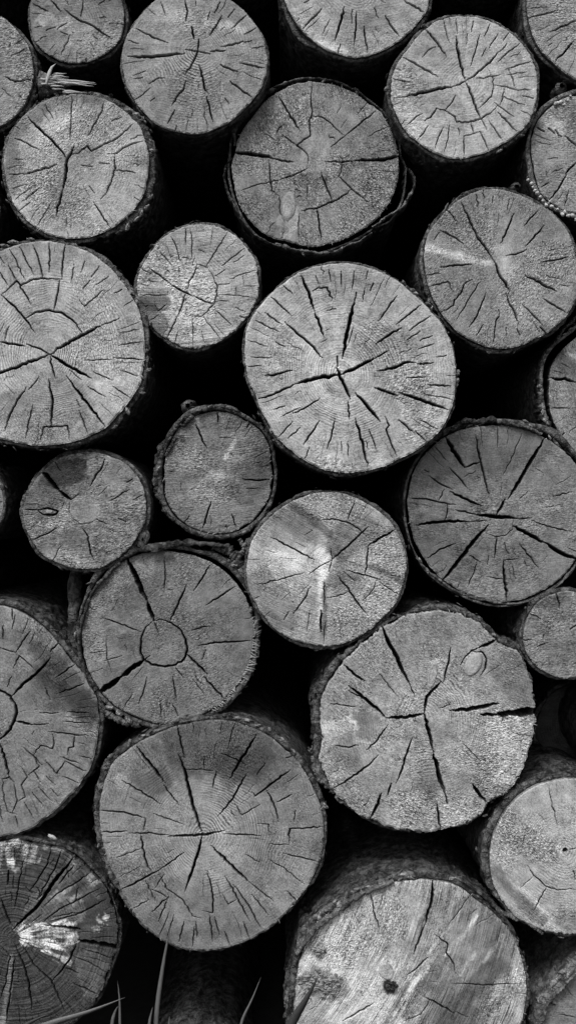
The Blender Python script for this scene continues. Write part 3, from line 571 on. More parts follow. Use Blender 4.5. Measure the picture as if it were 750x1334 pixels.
L['Q'] = make_log(17, (310, 630), 3.261, "pale middle log with a bright torn patch beside its heart and upright slit below",
 (370,35,460,45,540,80,610,130,670,195,700,270,712,360,700,440,660,520,600,585,530,640,450,680,370,690,290,682,210,650,130,590,75,510,42,420,42,320,60,240,110,170,190,100,270,55),
 (395,330), [(1.9,140,228,220,270,325,325),(1.2,300,390,350,350,395,328),(2,395,328,450,280,500,235,555,183),(1.5,495,75,480,115,465,160),(1.5,340,158,400,150,465,165,510,190,555,235),(2.4,668,195,610,228,552,265),
 (2,552,265,548,330,540,390),(1.6,460,368,520,385,615,412),(1.9,420,390,470,450,510,510,552,562),(1.4,80,432,160,412,280,378),(1.6,310,440,275,500,235,555),(1,305,540,292,630),(1.2,215,545,195,580),
 (1,590,410,575,450,530,500),(1,378,485,420,480,470,458),(2.6,352,540,352,632),(1.3,366,410,366,520),(1,600,420,690,480),(1.2,395,275,398,330,385,375)],
 y=0, tone=0.285, fuzz=.5, ring=.1, saw=.16, sawdir=28, auto=(5,3,2), th=5, front=5, rag=1.4,
 stains_and_tones=[(-.36,5.5,.5,230,90,310,150,385,210),(-.32,4,.4,560,352,640,385,705,425),(.18,26,1.2,130,260,200,320),(-.16,26,1.4,150,190,250,170),(.26,9,1.2,350,290,378,320,360,400),(.35,4,.9,372,270,384,310,366,350,372,400),(.28,20,1.8,220,280,340,330),(.55,2.4,.9,348,410,343,470,350,520,341,605),(.35,1.8,.9,352,380,338,440),(-.22,22,1.5,430,260,530,200),
 (-.2,14,1,410,300,405,400),(-.22,20,2,90,430,190,560),(-.15,16,2,430,420,470,420),(-.12,22,2,150,150,260,220),(-.3,3,.4,368,440,366,640),(.15,24,2,620,320,600,520)],
 fuzzy=[(1.1,20,2,330,90,480,120),(1.1,20,2,620,240,660,400),(1.1,24,2,460,600,600,500),(.6,16,2,120,380,220,450),(-.4,20,1,180,220,300,260)], flakes=36)
L['R'] = make_log(18, (520, 540), 3.261, "large dark grey log with wide straight spokes and a thin bark shell, at the right",
 (380,45,470,50,560,75,640,110,720,175,775,260,805,350,805,450,785,540,735,630,690,690,610,745,530,780,440,795,340,780,250,745,180,695,110,620,65,530,42,440,38,350,55,260,100,180,170,110,270,60),
 (415,450), [(4.5,197,95,235,160,278,225),(2,278,225,340,203),(2.4,325,85,340,180,360,260,382,350),(4.2,618,100,560,195,510,285,462,360),(3,450,360,430,400,415,425),(4.4,330,425,400,433,500,442),(1.5,500,442,560,440),
 (1.6,240,405,330,425),(1.8,40,355,110,358,180,375,240,385),(2.7,215,328,280,358,350,388),(1.5,125,260,180,298,225,320),(1.3,190,320,168,365),(1.5,205,385,205,415,193,450),(3.2,70,470,130,462,200,455,300,455),
 (1.2,300,455,370,450),(4.6,180,710,240,640,300,560,350,500,378,470),(4,485,475,560,515,620,545),(4.8,620,545,680,585,720,603,760,612),(1.3,560,450,650,480,735,500),(1.8,120,610,180,570,240,548),
 (2,415,520,410,560,405,610),(3,443,625,448,700,455,792),(1.5,510,550,550,600,590,650),(1.5,212,225,250,265,290,315),(1.2,330,625,310,690,290,735),(1.3,300,600,345,628),(1,520,80,490,160,440,260),
 (1.3,655,348,735,330),(1,375,690,440,700),(1,480,645,495,700),(1.2,445,620,490,615),(1,380,600,375,640),(1,105,235,125,245),(.9,485,450,480,490,450,515,410,520,370,505)],
 y=.035, tone=0.15, fuzz=.75, ring=.07, saw=.05, sawdir=10, auto=(6,4,3), gap=3.2, th=3.5, front=2, rag=1.0, barkvar=[(-90,55,4,0,0),(120,60,0,1.5,0),(-40,30,3,2,0)],
 stains_and_tones=[(-.22,30,2,400,150,560,120),(.18,30,2,440,470,560,400),(-.2,26,2,90,500,250,640),(-.2,18,2,280,110,300,250),(.15,16,2,150,350,300,330)], fuzzy=[(-.35,44,2,480,120,600,160),(.4,26,2,360,430,560,420)], flakes=40)
L['S'] = make_log(19, (620, 750), 5.13, "small round grey log at the right edge just below the large dark spoked one",
 (600,105,667,110,520,120,450,150,390,200,350,270,325,350,315,430,330,500,370,570,430,630,500,665,580,685,667,680,760,640,850,540,880,400,850,260,760,160),
 (600,370), [(2,535,120,550,170,558,225),(1.5,310,432,370,428),(1.5,410,475,480,450),(1.5,630,360,667,335)], y=.02, tone=0.17, fuzz=.9, ring=.07, auto=(4,2,2), th=4, gap=0, front=4, stains_and_tones=[(-.3,10,2,420,180,560,140),(.2,14,2,560,350,600,370)], flakes=10)
L['T'] = make_log(20, (90, 695), 2.885, "dark log with closed ring crack at its heart and frayed fibres on its right",
 (400,70,490,88,570,130,630,190,670,260,690,340,690,420,670,500,620,580,570,640,490,685,410,710,330,712,250,690,180,650,120,595,75,520,52,430,50,340,70,270,110,190,170,125,240,85,320,70),
 (358,415), [(2.6,318,328,350,325,385,338,415,360,437,400,444,440,430,475,400,495,360,502,310,495,280,475,268,440,272,390,290,350,318,328),(6,215,92,245,150,270,210,295,260),(4.5,295,260,308,300,318,328),(1.3,318,328,340,385),
 (7,108,602,150,575,195,540),(6,195,540,240,505,278,480),(1,278,480,305,460),(2.1,378,335,400,285,440,195),(1.8,530,120,500,170,468,215),(1.8,625,200,570,235,515,270),(1.5,460,365,500,352,530,350),
 (2.2,485,425,550,410,620,408,680,405),(1.6,125,318,190,340,270,370),(2.5,440,455,480,490,520,530),(2.3,505,540,550,590,585,625),(1.5,390,540,395,580,405,630),(1.2,395,500,430,545),(1.3,292,540,280,590,262,640),
 (1.3,358,90,360,150,357,225),(1.2,388,640,410,690),(1.2,342,630,343,690),(1,75,275,95,288),(1,140,400,142,470,160,525),(.9,130,480,200,460),(1,465,550,510,610),(1,80,450,130,445)],
 y=.035, tone=0.145, fuzz=.85, ring=.04, saw=.07, sawdir=-18, auto=(4,3,2), gap=2.6, th=4, front=0, rag=1.3, bark='dark', barkvar=[(-110,45,4,1,-3),(-40,35,5,2,0),(60,60,3,-1,2)],
 stains_and_tones=[(.15,20,1.5,358,415,360,416),(-.25,16,2,200,270,330,180),(-.2,14,2,170,400,200,410),(-.12,26,2,560,320,640,350),(.15,16,2,90,480,130,400)], fuzzy=[(-.5,24,2,590,280,650,350),(.3,30,2,480,600,300,640)], flakes=60)
L['U'] = make_log(21, (0, 760), 3.814, "very large dull log at the left edge with a block pattern of fine checks",
 (0,108,60,120,140,160,210,210,280,290,340,370,400,440,450,510,480,580,490,660,485,760,460,880,410,980,340,1060,260,1140,180,1200,90,1240,0,1262,-140,1262,-300,1190,-440,1060,-540,880,-570,675,-530,450,-430,270,-290,150,-140,100),
 (-25,655), [(3,-100,540,-50,520,0,535,50,562,78,610,78,660,50,730,0,775,-60,790),(3,58,562,110,505,160,465,210,420,250,370),(1.8,290,300,250,340),(1.5,178,435,140,400,95,362,65,425),(3.2,78,688,110,692,155,705),
 (1.5,155,705,240,700),(3,0,800,25,880,45,965),(1.8,10,975,45,965,70,990),(1.6,240,740,300,745,360,752,440,760),(1.5,370,755,365,815,340,820,335,855),(1.5,260,750,268,800,260,825,200,808,165,855),
 (1.5,150,240,110,290,78,345),(1.3,0,322,75,345),(1.3,75,160,60,230),(1.5,15,210,15,280),(1.5,60,130,62,180),(1.5,370,405,330,435,275,470),(1.5,420,497,370,520,285,548),(1.3,225,520,250,580),
 (1.5,335,640,440,645),(1.3,315,688,440,695),(1.3,200,645,290,645),(1.5,110,815,165,860,195,910,140,955),(1.5,225,880,280,950,325,885),(1.5,165,860,210,905),(1.5,325,885,380,915,430,935),(1.5,300,865,400,900),
 (1.3,310,960,390,992),(1.5,165,935,200,990),(1.3,100,910,135,965,105,1005,125,1065,85,1090),(1.3,190,1015,260,1085),(1.3,160,1040,215,1110),(1.2,120,1090,165,1170),(1.2,10,980,20,1080,40,1140,85,1150),
 (1.2,70,990,85,1080,60,1150),(1.2,0,1110,15,1190),(1.2,75,1160,90,1215),(1.2,250,1020,290,1060),(1.2,230,960,275,1005),(1.2,395,860,455,875)],
 y=.03, tone=0.165, fuzz=.4, ring=.06, saw=.05, sawdir=60, auto=(14,6,6), th=4.5, front=5, rag=1.3, barkvar=[(-70,50,3,0,2)],
 stains_and_tones=[(-.34,17,2,230,440,330,480,430,620),(-.25,7,1.5,235,470,265,620),(-.35,12,2,200,330,300,400),(-.35,18,2,330,560,460,640),(-.25,12,2,100,260,180,270),(.12,40,3,20,640,60,640)], fuzzy=[(.9,14,2,150,200,260,300),(.8,14,2,250,400,300,500),(.7,14,2,440,680,480,720)], flakes=30)
L['V'] = make_log(22, (390, 780), 2.344, "large pale log with an oval knot and a wide open slot in its right rim",
 (410,38,480,42,540,70,580,108,602,136,650,152,690,200,712,270,718,350,712,420,700,470,670,540,640,590,575,618,560,655,500,690,420,708,340,708,260,695,190,660,110,590,70,530,60,460,75,420,62,360,70,290,110,220,170,155,250,90,330,48),
 (380,352), [(4.6,250,80,268,125,295,175,320,230,338,265),(1.5,338,265,350,300),(3.5,150,265,200,305,240,340,265,365),(4,265,365,320,365,380,352),(3.8,380,352,390,300,432,255),(2.5,440,255,455,200,462,150),
 (4,380,352,395,405,410,470),(5,410,470,425,540,445,600),(2.2,445,600,452,630),(5,460,343,520,340,560,332,610,322),(1.2,430,335,460,325),(4,555,355,600,355),(8,600,356,650,352,690,348),(11,660,352,726,345),
 (2.6,135,203,165,230,200,252),(2.5,105,578,160,545,210,510,240,478),(2.5,345,425,325,480,310,530,295,565),(2.5,280,565,270,600),(3.5,250,595,235,635,215,672),(2.5,420,630,425,670,430,708),
 (4,530,570,550,600,570,624),(2,270,385,240,430,205,462),(1.5,95,320,150,328,170,330),(1.8,110,448,150,455,180,448),(3.5,602,126,575,142,550,150),(1.8,550,150,525,160,505,180,492,205),
 (2,525,163,560,165,572,185,568,215,555,235),(1.2,500,445,555,500),(1,240,225,300,300),(1.5,150,280,200,310)],
 y=0, tone=0.26, fuzz=.75, ring=.18, saw=.05, sawdir=35, auto=(4,3,1), th=5, front=7, rag=2.0, edge=1.5, barkvar=[(180,45,5,0,4),(0,40,-4,0,6),(-60,40,2,0,2)],
 stains_and_tones=[(.35,11,1.5,90,400,150,385),(-.20,17,1.8,205,385,210,390),(.25,3,.7,150,330,175,430,240,440),(-.2,12,1.5,110,470,160,500),(.3,26,2,640,400,640,520),(.15,30,2,330,650,500,640),(-.2,12,1.5,385,520,400,600),(.2,6,1,405,240,430,180),(-.2,24,2,640,220,690,300),(-.12,16,2,420,80,520,90)],
 fuzzy=[(1.2,30,2,640,400,600,540),(1.0,26,2,330,640,500,660),(.8,20,2,90,480,160,620),(-.6,16,1,205,385,200,380),(.6,20,2,300,380,340,330)], flakes=80, tilt=(.02,.0))
L['W'] = make_log(23, (110, 920), 2.273, "largest log, grey with a darker upper half and a three-armed check at its heart",
 (350,45,430,45,510,70,580,115,640,180,685,260,705,330,705,410,685,490,640,560,580,630,510,680,430,712,350,728,270,715,200,675,140,600,100,520,60,430,45,340,55,240,85,165,150,115,240,70),
 (350,381), [(3.6,278,145,298,195,312,255,325,310,350,381),(3.2,248,388,350,383,415,370),(2,130,378,200,378,248,383),(2,415,380,520,385),(3.2,350,383,335,440,315,500,298,550),(3.2,375,415,430,470,490,525),(1.5,490,525,560,580),
 (2,275,60,285,110,297,155),(3.2,155,122,200,180,240,230),(1.8,235,235,260,270,280,295),(2,110,220,160,250,225,292),(2.2,48,310,110,315,180,332),(1.2,180,332,175,370),(2,50,375,125,372),(2.2,165,380,175,430,185,470,200,500),
 (2.4,110,545,170,515,225,485),(1.8,225,485,295,435),(2.8,508,85,480,135,430,215),(2.2,480,200,455,245,440,275,395,328),(2.4,610,190,555,230,505,268,495,255),(2,540,250,560,290,575,345),(1.8,615,262,570,285),
 (1.5,520,292,465,325,445,290),(2,605,412,608,365,705,360),(1.8,590,438,690,462),(1.2,545,410,605,412),(1.3,545,455,590,480,630,515,655,530),(1.5,205,320,290,350),(1.8,220,500,245,545,290,575,320,625,345,630),
 (1.8,365,490,380,560,380,615,350,608),(1.8,415,505,455,575,490,640),(1.8,440,530,485,590,525,665),(1.5,495,560,545,620),(1.5,370,620,380,700),(1.5,250,565,200,610),(1.5,200,545,250,570),(1.5,180,520,210,580),
 (1.5,245,575,220,640),(1.5,295,640,280,700),(1.3,325,655,320,715),(1.3,330,640,335,690),(1.3,385,625,400,680),(1.3,265,620,245,690),(1.3,415,670,430,710),(1.3,470,640,490,695),(1.5,400,140,440,155,480,175),
 (1.3,300,190,340,188,380,192),(1.3,355,150,355,185),(1.5,390,195,380,245),(1.2,95,450,165,425),(1.3,600,550,640,590),(1.2,625,310,622,345),(1.3,595,155,620,148),(1.2,535,170,510,205),(1.2,475,440,520,465),
 (1.2,512,350,545,352,548,385),(1.2,145,600,190,575),(1.2,410,560,425,590,450,575),(1.2,210,540,235,500)],
 y=0, tone=0.185, fuzz=.45, ring=.24, saw=.04, sawdir=70, auto=(8,4,3), th=4.5, front=5, rag=1.6, barkvar=[(180,50,5,0,3),(-45,35,1.5,0,0)],
 stains_and_tones=[(-.30,40,2.5,300,110,480,130),(-.25,16,1.5,170,230,230,220),(.3,7,1,105,225,170,260),(.12,50,3,350,400,360,410),(-.18,8,2,200,640,260,680,500,660),(.14,26,2,620,400,600,560),(.3,3.5,.7,215,100,265,230),(-.2,26,2,450,190,580,180),(.14,20,2,70,360,120,420)],  # first entry only darkens the upper half
 fuzzy=[(.5,34,2,300,100,450,120),(-.3,30,2,560,560,330,670),(.5,16,2,120,420,140,560)], flakes=80)
L['X'] = make_log(24, (620, 1000), 3.992, "pale log at the lower right edge with a tiny dark heart dot and grey band",
 (470,60,390,70,300,100,220,155,150,240,100,330,75,420,70,500,90,600,140,700,210,780,300,830,400,862,519,868,640,840,770,750,850,620,875,460,840,300,750,170,620,85),
 (463,432), [(1.2,380,95,390,170,410,250,425,320),(1.5,265,510,300,565,360,620,420,640,519,638),(1.6,368,622,335,680,302,745),(1.3,505,540,519,590),(.8,255,350,240,420),(.9,290,575,235,625),(1,490,428,519,422),(5,461,432,465,432)],
 y=0, tone=0.31, fuzz=.55, ring=.15, saw=.07, sawdir=45, auto=(3,1,1), th=4, front=5, rag=1.4, barkvar=[(200,60,5,0,2)],
 stains_and_tones=[(-.30,7,.8,100,540,200,660,340,800),(.18,5,.8,220,620,420,840),(-.16,20,2,270,400,350,440),(.12,34,3,450,430,460,440),(-.22,16,1.5,470,800,519,800)], fuzzy=[(1.1,18,1.5,260,380,370,440),(1.0,12,1.5,140,260,160,480),(.7,10,1,430,760,519,730),(-.4,18,1,300,150,500,120)], flakes=40)
L['AA'] = make_log(25, (620, 1000), 3.992, "log cut off by the bottom right corner, wrapped in thick pale flaking bark",
 (519,1070,460,1130,410,1190,370,1250,340,1334,335,1400,370,1520,470,1620,620,1670,800,1640,940,1520,990,1350,960,1190,850,1060,690,1010,600,1025),
 (660,1340), [(2,370,1215,410,1240),(1.5,430,1290,519,1305)], y=.03, tone=0.16, fuzz=.6, auto=(5,3,2), gap=2.5, th=13, front=-8, rag=1.5, bark='pale', flakes=50)
_ry = [(1.6,370,180,320,215,240,262,185,310),(1.6,410,240,340,280,240,330,170,385),(1.8,430,290,330,345,200,380),(1.5,335,490,460,530),(1.8,300,150,240,225),(1.5,240,130,195,215,150,290),(1.5,210,70,190,150,120,260),
 (1.3,250,90,220,170),(1.3,100,110,80,200,60,330),(1.5,0,480,40,520,20,640,0,700),(2,60,520,45,640,25,794),(1.3,220,360,330,340),(1.2,320,240,310,290,330,320),(1.3,280,200,270,160),(1.3,150,240,170,270,150,290),
 (1.3,105,240,130,265),(1.2,270,290,300,330)]
L['Y'] = make_log(26, (0, 1080), 3.125, "weathered blackish log in the bottom left corner with white patches",
 (-40,58,80,50,160,70,250,85,310,115,370,175,420,230,460,310,478,400,475,480,450,560,420,640,390,710,340,750,290,800,220,835,100,850,-50,830,-190,750,-290,620,-340,450,-310,280,-230,150,-120,75),
 (50,440), [(4.2,300,115,270,160,220,215,180,280,150,320,90,375,50,415),(5.5,322,455,380,465,420,474),(7,400,470,440,478,480,488),(2.5,170,392,250,400,325,408),(3.2,250,405,325,412),(2,35,170,30,230),(2.5,5,290,25,350,50,400),
 (2.2,60,470,90,540,115,620,130,740),(2,85,470,140,560,210,620,265,750),(1.8,265,570,320,590),(2.2,300,630,400,678),(2.2,310,470,280,540,215,620),(1.5,285,515,360,545,440,590)] + _ry,
 y=.03, tone=0.042, fuzz=.45, ring=.35, saw=.04, sawdir=60, auto=(26,20,26), th=4, front=8, rag=1.2, edge=1.8, etch=.8,
 stains_and_tones=[(7.0,17,1.1,130,430,200,440,270,430),(6.5,9,1.1,200,480,260,520),(6,7,1,80,410,100,430),(6.5,15,1.4,-20,110,50,90,110,95),(6.5,7,1.3,20,150,80,140),(9,2.6,1,432,345,440,375),(8,2,1,400,350,410,385),(4,2,1,350,408,388,412),
 (2.4,5,.6,45,530,25,680,5,794),(1.3,10,1.5,290,120,390,200),(1.3,22,2,250,250,330,230),(.9,24,2,170,340,280,330),(.5,22,2,370,560,400,640),(2.5,1.5,.5,180,76,290,98,340,135)],
 fuzzy=[(.8,16,1,130,430,270,440),(.8,16,1,0,110,90,90)], flakes=14)
L['Z'] = make_log(27, (320, 1110), 1.974, "bright log cut off by the bottom edge with slanting saw bands and a knot hole",
 (410,75,480,72,540,85,600,130,650,170,690,230,715,300,720,370,705,442,680,510,620,590,540,640,450,665,350,660,260,620,180,550,130,480,122,400,130,320,150,250,160,210,200,170,260,135,330,100),
 (370,320), [(3.6,480,75,478,130,460,190),(2.6,460,190,445,230,432,265),(1.5,320,105,330,160,348,215),(1.8,485,212,520,240,515,260,535,290,540,315),(1,580,105,550,150,520,190),(2,415,317,440,300,468,272),
 (1.8,530,338,620,342,700,338),(2.2,460,375,500,395,535,415),(2.2,250,438,300,410,330,390),(1.5,405,437,450,420,475,380),(1.2,540,410,570,425)],
 y=-.02, tone=.36, fuzz=.55, ring=.02, saw=.36, sawdir=-57, auto=(4,3,1), th=6, front=5, rag=2.2, barkvar=[(-115,50,3,0,-3),(180,40,4,0,-2)],
 stains_and_tones=[(.16,44,2.5,210,250,300,400),(.10,30,2,180,200,200,300),(.12,30,2,180,200,200,300),(-.30,46,1.6,620,190,500,420),(-.28,26,1.4,640,330,540,442),(-.2,20,2,520,130,440,240),(.5,2.6,.5,594,165,515,265),(.2,5,.5,590,165,500,300),(.5,2.6,.5,660,215,612,280),(.45,2.4,.5,587,262,550,315),(.4,2,.5,500,255,420,350),(.45,2.6,.5,440,330,380,420),(.35,1.6,.5,560,150,470,260),(.35,2,.5,520,300,440,400),(.5,2,.5,470,300,400,380),(-.3,3,.5,420,340,360,442),(-.25,2.5,.5,560,200,500,300),(.34,9,.8,705,310,600,385),(-.6,8,1,368,345,376,352),
 (-.35,18,2,180,330,230,350),(-.3,10,1.5,180,250,190,260),(.25,12,1,365,300,370,310),(.3,10,1.5,470,380,400,442)],
 fuzzy=[(.9,40,2,230,220,340,180),(.8,14,1.5,200,330,220,360),(.6,16,1.5,690,330,620,400),(-.3,30,2,600,240,520,400)], flakes=110, tilt=(-.02,0))
L['AB'] = make_log(28, (0, 600), 1.0, "sliver of a barky log rim at the left edge level with the small speckled log",
 (5,52,-2,80,-18,98,-45,104,-72,95,-92,70,-96,50,-90,25,-70,8,-45,0,-18,8,-2,28), (-45,52), [], y=.03, tone=.2, auto=(4,2,1), th=4, front=-2, rag=1.5, flakes=14, coarse=1.6)

def ell(cx, cy, rx, ry, n=14, seed=0):
    a = np.linspace(0, 2 * np.pi, n, endpoint=False); r = 1 + 0.04 * noise3(np.cos(a) * 2, np.sin(a) * 2, seed)
    return tuple(np.stack([cx + rx * r * np.cos(a), cy + ry * r * np.sin(a)], -1).ravel())
# logs of the pile that lie deeper in its gaps
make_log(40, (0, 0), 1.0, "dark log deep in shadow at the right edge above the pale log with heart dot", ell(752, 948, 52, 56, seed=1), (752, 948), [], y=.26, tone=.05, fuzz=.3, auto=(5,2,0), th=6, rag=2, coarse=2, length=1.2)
# the pile goes on past the photograph's edges
for i, (u, v, r) in enumerate([(120,-140,92),(290,-122,98),(480,-212,92),(640,-112,82),(835,-175,90),(-80,-105,85),(935,80,70),(930,232,74),(842,360,72),(990,390,70),(945,600,68),(862,672,62),(868,806,66),(852,962,76),
                              (930,1130,70),(915,1250,52),(-178,120,74),(-82,272,72),(-172,440,88),(-172,640,68),(-128,768,52),(-242,905,84),(-195,1110,76),(-205,1290,86),(247,1452,72)]+[(x_,v_,90) for x_ in (-372,1098) for v_ in (60,250,440,630,820,1010,1200)]+[(-270,-60,80),(-290,340,60),(1010,-60,70),(1015,780,70),(1030,1000,70)]):
    make_log(60 + i, (0, 0), 1.0, "pale sawn log of the same pile beyond the photograph's edge", ell(u, v, r, r, seed=i), (u + r * .1, v), [], y=.02 * ((i * 7) % 3), tone=.26 + .02 * (i % 4), fuzz=.6, auto=(10,5,2), th=5, rag=1.4, coarse=3.2, flakes=0)

# ---------------------------------------------------------------- knots, stubs, strips, splinters (parts of their logs)
def add_knot(g, u, v, rx, ry, rot, tone=.3, name="knot", rise=.25, ring=.15):
    k = g['k']; n = 40; m_ = 14; rr2 = np.linspace(0, 1, m_)[:, None]; t = np.linspace(0, 2 * np.pi, n, endpoint=False)[None]
    wob = 1 + 0.06 * noise3(np.cos(t) * 2, np.sin(t) * 2, u); cr_, sr_ = math.cos(math.radians(rot)), math.sin(math.radians(rot))
    ex = rx * rr2 * np.cos(t) * wob; ey = ry * rr2 * np.sin(t) * wob; U = ex * cr_ - ey * sr_; V = ex * sr_ + ey * cr_
    o = g['loc'](u, v)
    Y = -(rise * (1 - rr2 ** 2) + 0.5) + 3.5 * sstep(0.7, 1, rr2) + 0.25 * noise3(U / 2, V / 2, u) + 0 * t
    VV = np.stack([o[0] + U * k, Y * k, o[2] - V * k], -1).reshape(-1, 3)
    rad = (rr2 * min(rx, ry) + 0 * t).reshape(-1) / PX
    one = np.ones(len(VV)); F = grid_faces(m_, n)[:, ::-1]
    link_mesh(name, VV, F, MW, g['root'], {"surf": np.stack([rad, one * .3, tone * (1.06 - .30 * sstep(.55, .95, rr2) + .12 * noise3(U / 5, V / 5, u)).reshape(-1)], -1), "grain": np.stack([V.ravel() / PX, U.ravel() / PX, one * 5], -1), "aux": np.stack([one * 0, one * ring, one * .05], -1)})
add_knot(L['V'], 530, 202, 12.5, 19, 32, .26, ring=.10); add_knot(L['V'], 406, 232, 7, 24, 12, .275, ring=.10)
add_knot(L['H'], 248, 512, 11, 24, 4, .22, ring=.10)
add_knot(L['V'], 205, 388, 18, 20, 0, .215, ring=.12, rise=.1)
add_knot(L['O'], 182, 381, 6, 2.6, 4, .21)

def splinters(g, pts, name="splinter", r=0.6, mat=None, n=None):
    """pts: list of (u,v,u2,v2,forward) in the log's traced coordinates"""
    sp = Soup(); k = g['k']; rng = g['rng']
    for (u, v, u2, v2, fw) in pts:
        a, b_ = g['loc'](u, v, 1.0), g['loc'](u2, v2, -fw); q = [a + (b_ - a) * t + (rng.normal(0, 0.4, 3) * k if 0 < t < 1 else 0) for t in np.linspace(0, 1, 5)]
        sp = Soup(); sp.tube(q, np.array([1, .9, .75, .5, .12]) * r * k, 5, rng); sp.make(name, mat or M_SPLINT, g['root'])
g = L['T']; rng = g['rng']; fr_ = []
for a in np.concatenate([np.linspace(-18, 58, 44), rng.uniform(-20, 60, 26)]):     # frayed fibres on the right rim
    th0 = math.radians(a); R = float(g['Rf'](np.array([th0]))[0]); u = (g['c'][0] + R * math.cos(th0) - 90) * 2.885; v = (g['c'][1] + R * math.sin(th0) - 695) * 2.885
    l_ = rng.uniform(8, 26) * (1.4 if -10 < a < 30 else .8); th1 = th0 + rng.uniform(-1.1, .6); fr_.append((u - 2, v, u + l_ * math.cos(th1), v + l_ * math.sin(th1), rng.uniform(-4, 3)))
splinters(g, fr_, r=0.55)
for key, n_, r0 in (('P', 30, .5), ('H', 34, .45), ('R', 22, .45), ('N', 14, .5), ('D', 20, .4), ('V', 34, .5), ('K', 20, .4), ('W', 26, .45), ('Z', 40, .5), ('J', 20, .45), ('G', 24, .45), ('L', 26, .45)):
    g = L[key]; rng = g['rng']; k = g['k']
    for i in range(n_):
        th0 = rng.uniform(-np.pi, np.pi); R = float(g['Rf'](np.array([th0]))[0]) - 1; a = np.array([R * math.cos(th0), 0.5, -R * math.sin(th0)]) * k
        th1 = th0 + rng.uniform(-1.5, 1.5); l_ = rng.uniform(1.5, 6); e = a + np.array([l_ * math.cos(th1), rng.uniform(-3, 3), -l_ * math.sin(th1)]) * k
        q = [a + (e - a) * t + (rng.normal(0, .35, 3) * k if 0 < t < 1 else 0) for t in (0, .35, .7, 1)]
        sp = Soup(); sp.tube(q, np.array([1, .85, .5, .1]) * r0 * k, 4, rng); sp.make("splinter", M_SPLINT, g['root'])

def strip(g, pts, widths, name="bark_strip", mat=None, thick=2.2, depth=(0, 18), curl=0.0):
    """a piece of bark following pts (traced), its edge facing the viewer, running back into the pile"""
    k = g['k']; rng = g['rng']; q = np.array([g['loc'](u, v) for u, v in np.asarray(pts).reshape(-1, 2)])
    s = np.linspace(0, 1, len(q)); n = len(q) * 12; t = np.linspace(0, 1, n); C = np.stack([np.interp(t, s, q[:, i]) for i in range(3)], -1)
    for _ in range(6): C[1:-1] = (C[:-2] + 2 * C[1:-1] + C[2:]) / 4
    W = np.interp(t, np.linspace(0, 1, len(widths)), widths) * k; T = np.gradient(C, axis=0); T /= np.linalg.norm(T, axis=1)[:, None] + 1e-9
    N = np.stack([-T[:, 2], 0 * T[:, 0], T[:, 0]], -1); rag_ = noise3(t * n / 5, 0, 3.3) * 3.0 + noise3(t * n / 1.7, 0, 7.3) * 2.2; W = W * np.clip(1 + .55 * noise3(t * n / 3.5, 1.1, .4) + .3 * noise3(t * n / 1.4, 2.1, .4), .2, 2); C = C + N * (1.6 * k * noise3(t * n / 4.5, 3.3, 1.4))[:, None]
    rows = []
    for (sd, dp) in ((-.5, depth[1]), (-.5, depth[0] + 2), (-.35, depth[0]), (0, depth[0] - 1), (.35, depth[0]), (.5, depth[0] + 2), (.5, depth[1])):
        X = C + N * (W * (sd + 0.22 * noise3(t * n / 2.2, sd * 3, 1.7)))[:, None]; X[:, 1] = (dp + rag_ * (1 if dp < depth[1] else 3)) * k + C[:, 1]; X += N * (curl * dp * k)
        rows.append(X)
    sp = Soup(); X = np.array(rows).transpose(1, 0, 2); sp.add(X.reshape(-1, 3), grid_faces(n, 7))
    return sp.make(name, mat or MB_DARK, g['root'])
g = L['H']
strip(g, (560,592,600,568,640,540,680,512,708,470,722,425,715,390,697,372), [2.5,3,3,3.5,3.5,3,3,3.5], mat=MB_PALE, depth=(-2, 30))
strip(g, (40,330,8,360,4,400,20,460,45,520,80,575,130,625,190,655,240,672), [2,3,3,3,3,3,3], mat=MB_DARK, depth=(2, 30))
strip(g, (240,665,300,682,360,690,430,680,500,650,560,610), [3,4,4,3.5,3,2], mat=MB_PALE, depth=(2, 26))
strip(g, (45,290,40,230,90,160,150,100,200,70), [4,5,5,4,3], mat=MB_DARK, depth=(-2, 26))
g = L['T']
strip(g, (195,95,235,72,300,55,380,42,460,35,530,38,590,48), [6,8,8,7,7,6,4], depth=(-8, 30))
strip(g, (540,45,590,62,630,95,655,140,680,200,695,260), [10,14,14,12,9,6], depth=(-2, 34))
strip(g, (640,20,660,50,640,90,610,120), [6,8,7,4], mat=MB_PALE, depth=(-4, 14))
strip(g, (195,110,150,145,110,190,75,250,50,320,40,400,45,480,70,550,100,590), [7,6,5,4,4,4,4,4,5], depth=(-5, 26))
strip(g, (118,640,150,690,210,712,260,725), [6,9,9,6], mat=MB_PALE, depth=(0, 16))
g = L['P']
strip(g, (80,640,45,560,30,470,40,380,70,290,120,210,180,150), [5,7,8,8,7,7,6], depth=(-2, 34))
strip(g, (150,170,190,185,215,150,240,120,300,95,370,75,440,85,520,130), [4,5,5,6,6,6,5,3], mat=MB_PALE, depth=(-5, 12))
strip(g, (70,640,130,700,210,755,300,790,390,795,480,780,560,735,620,670,660,590), [4,5,5,5,5,5,4,4,3], mat=MB_DARK, depth=(-4, 26))
strip(g, (150,250,110,300,90,350), [4,5,3], mat=MB_PALE, depth=(-4, 8))
g = L['R']
strip(g, (100,640,150,690,210,735,300,775,400,800,500,805,600,775,680,725,740,655), [3,4,4,3.5,3.5,3.5,3.5,3], mat=MB_PALE, depth=(0, 24))
strip(g, (215,70,250,45,290,25,340,30,400,22,450,35,520,50), [4,6,8,6,7,6,3], mat=MB_DARK, depth=(-4, 26))
strip(g, (465,35,510,52,560,62,600,85), [4,5,4,3], mat=MB_PALE, depth=(-6, 10))
g = L['N']
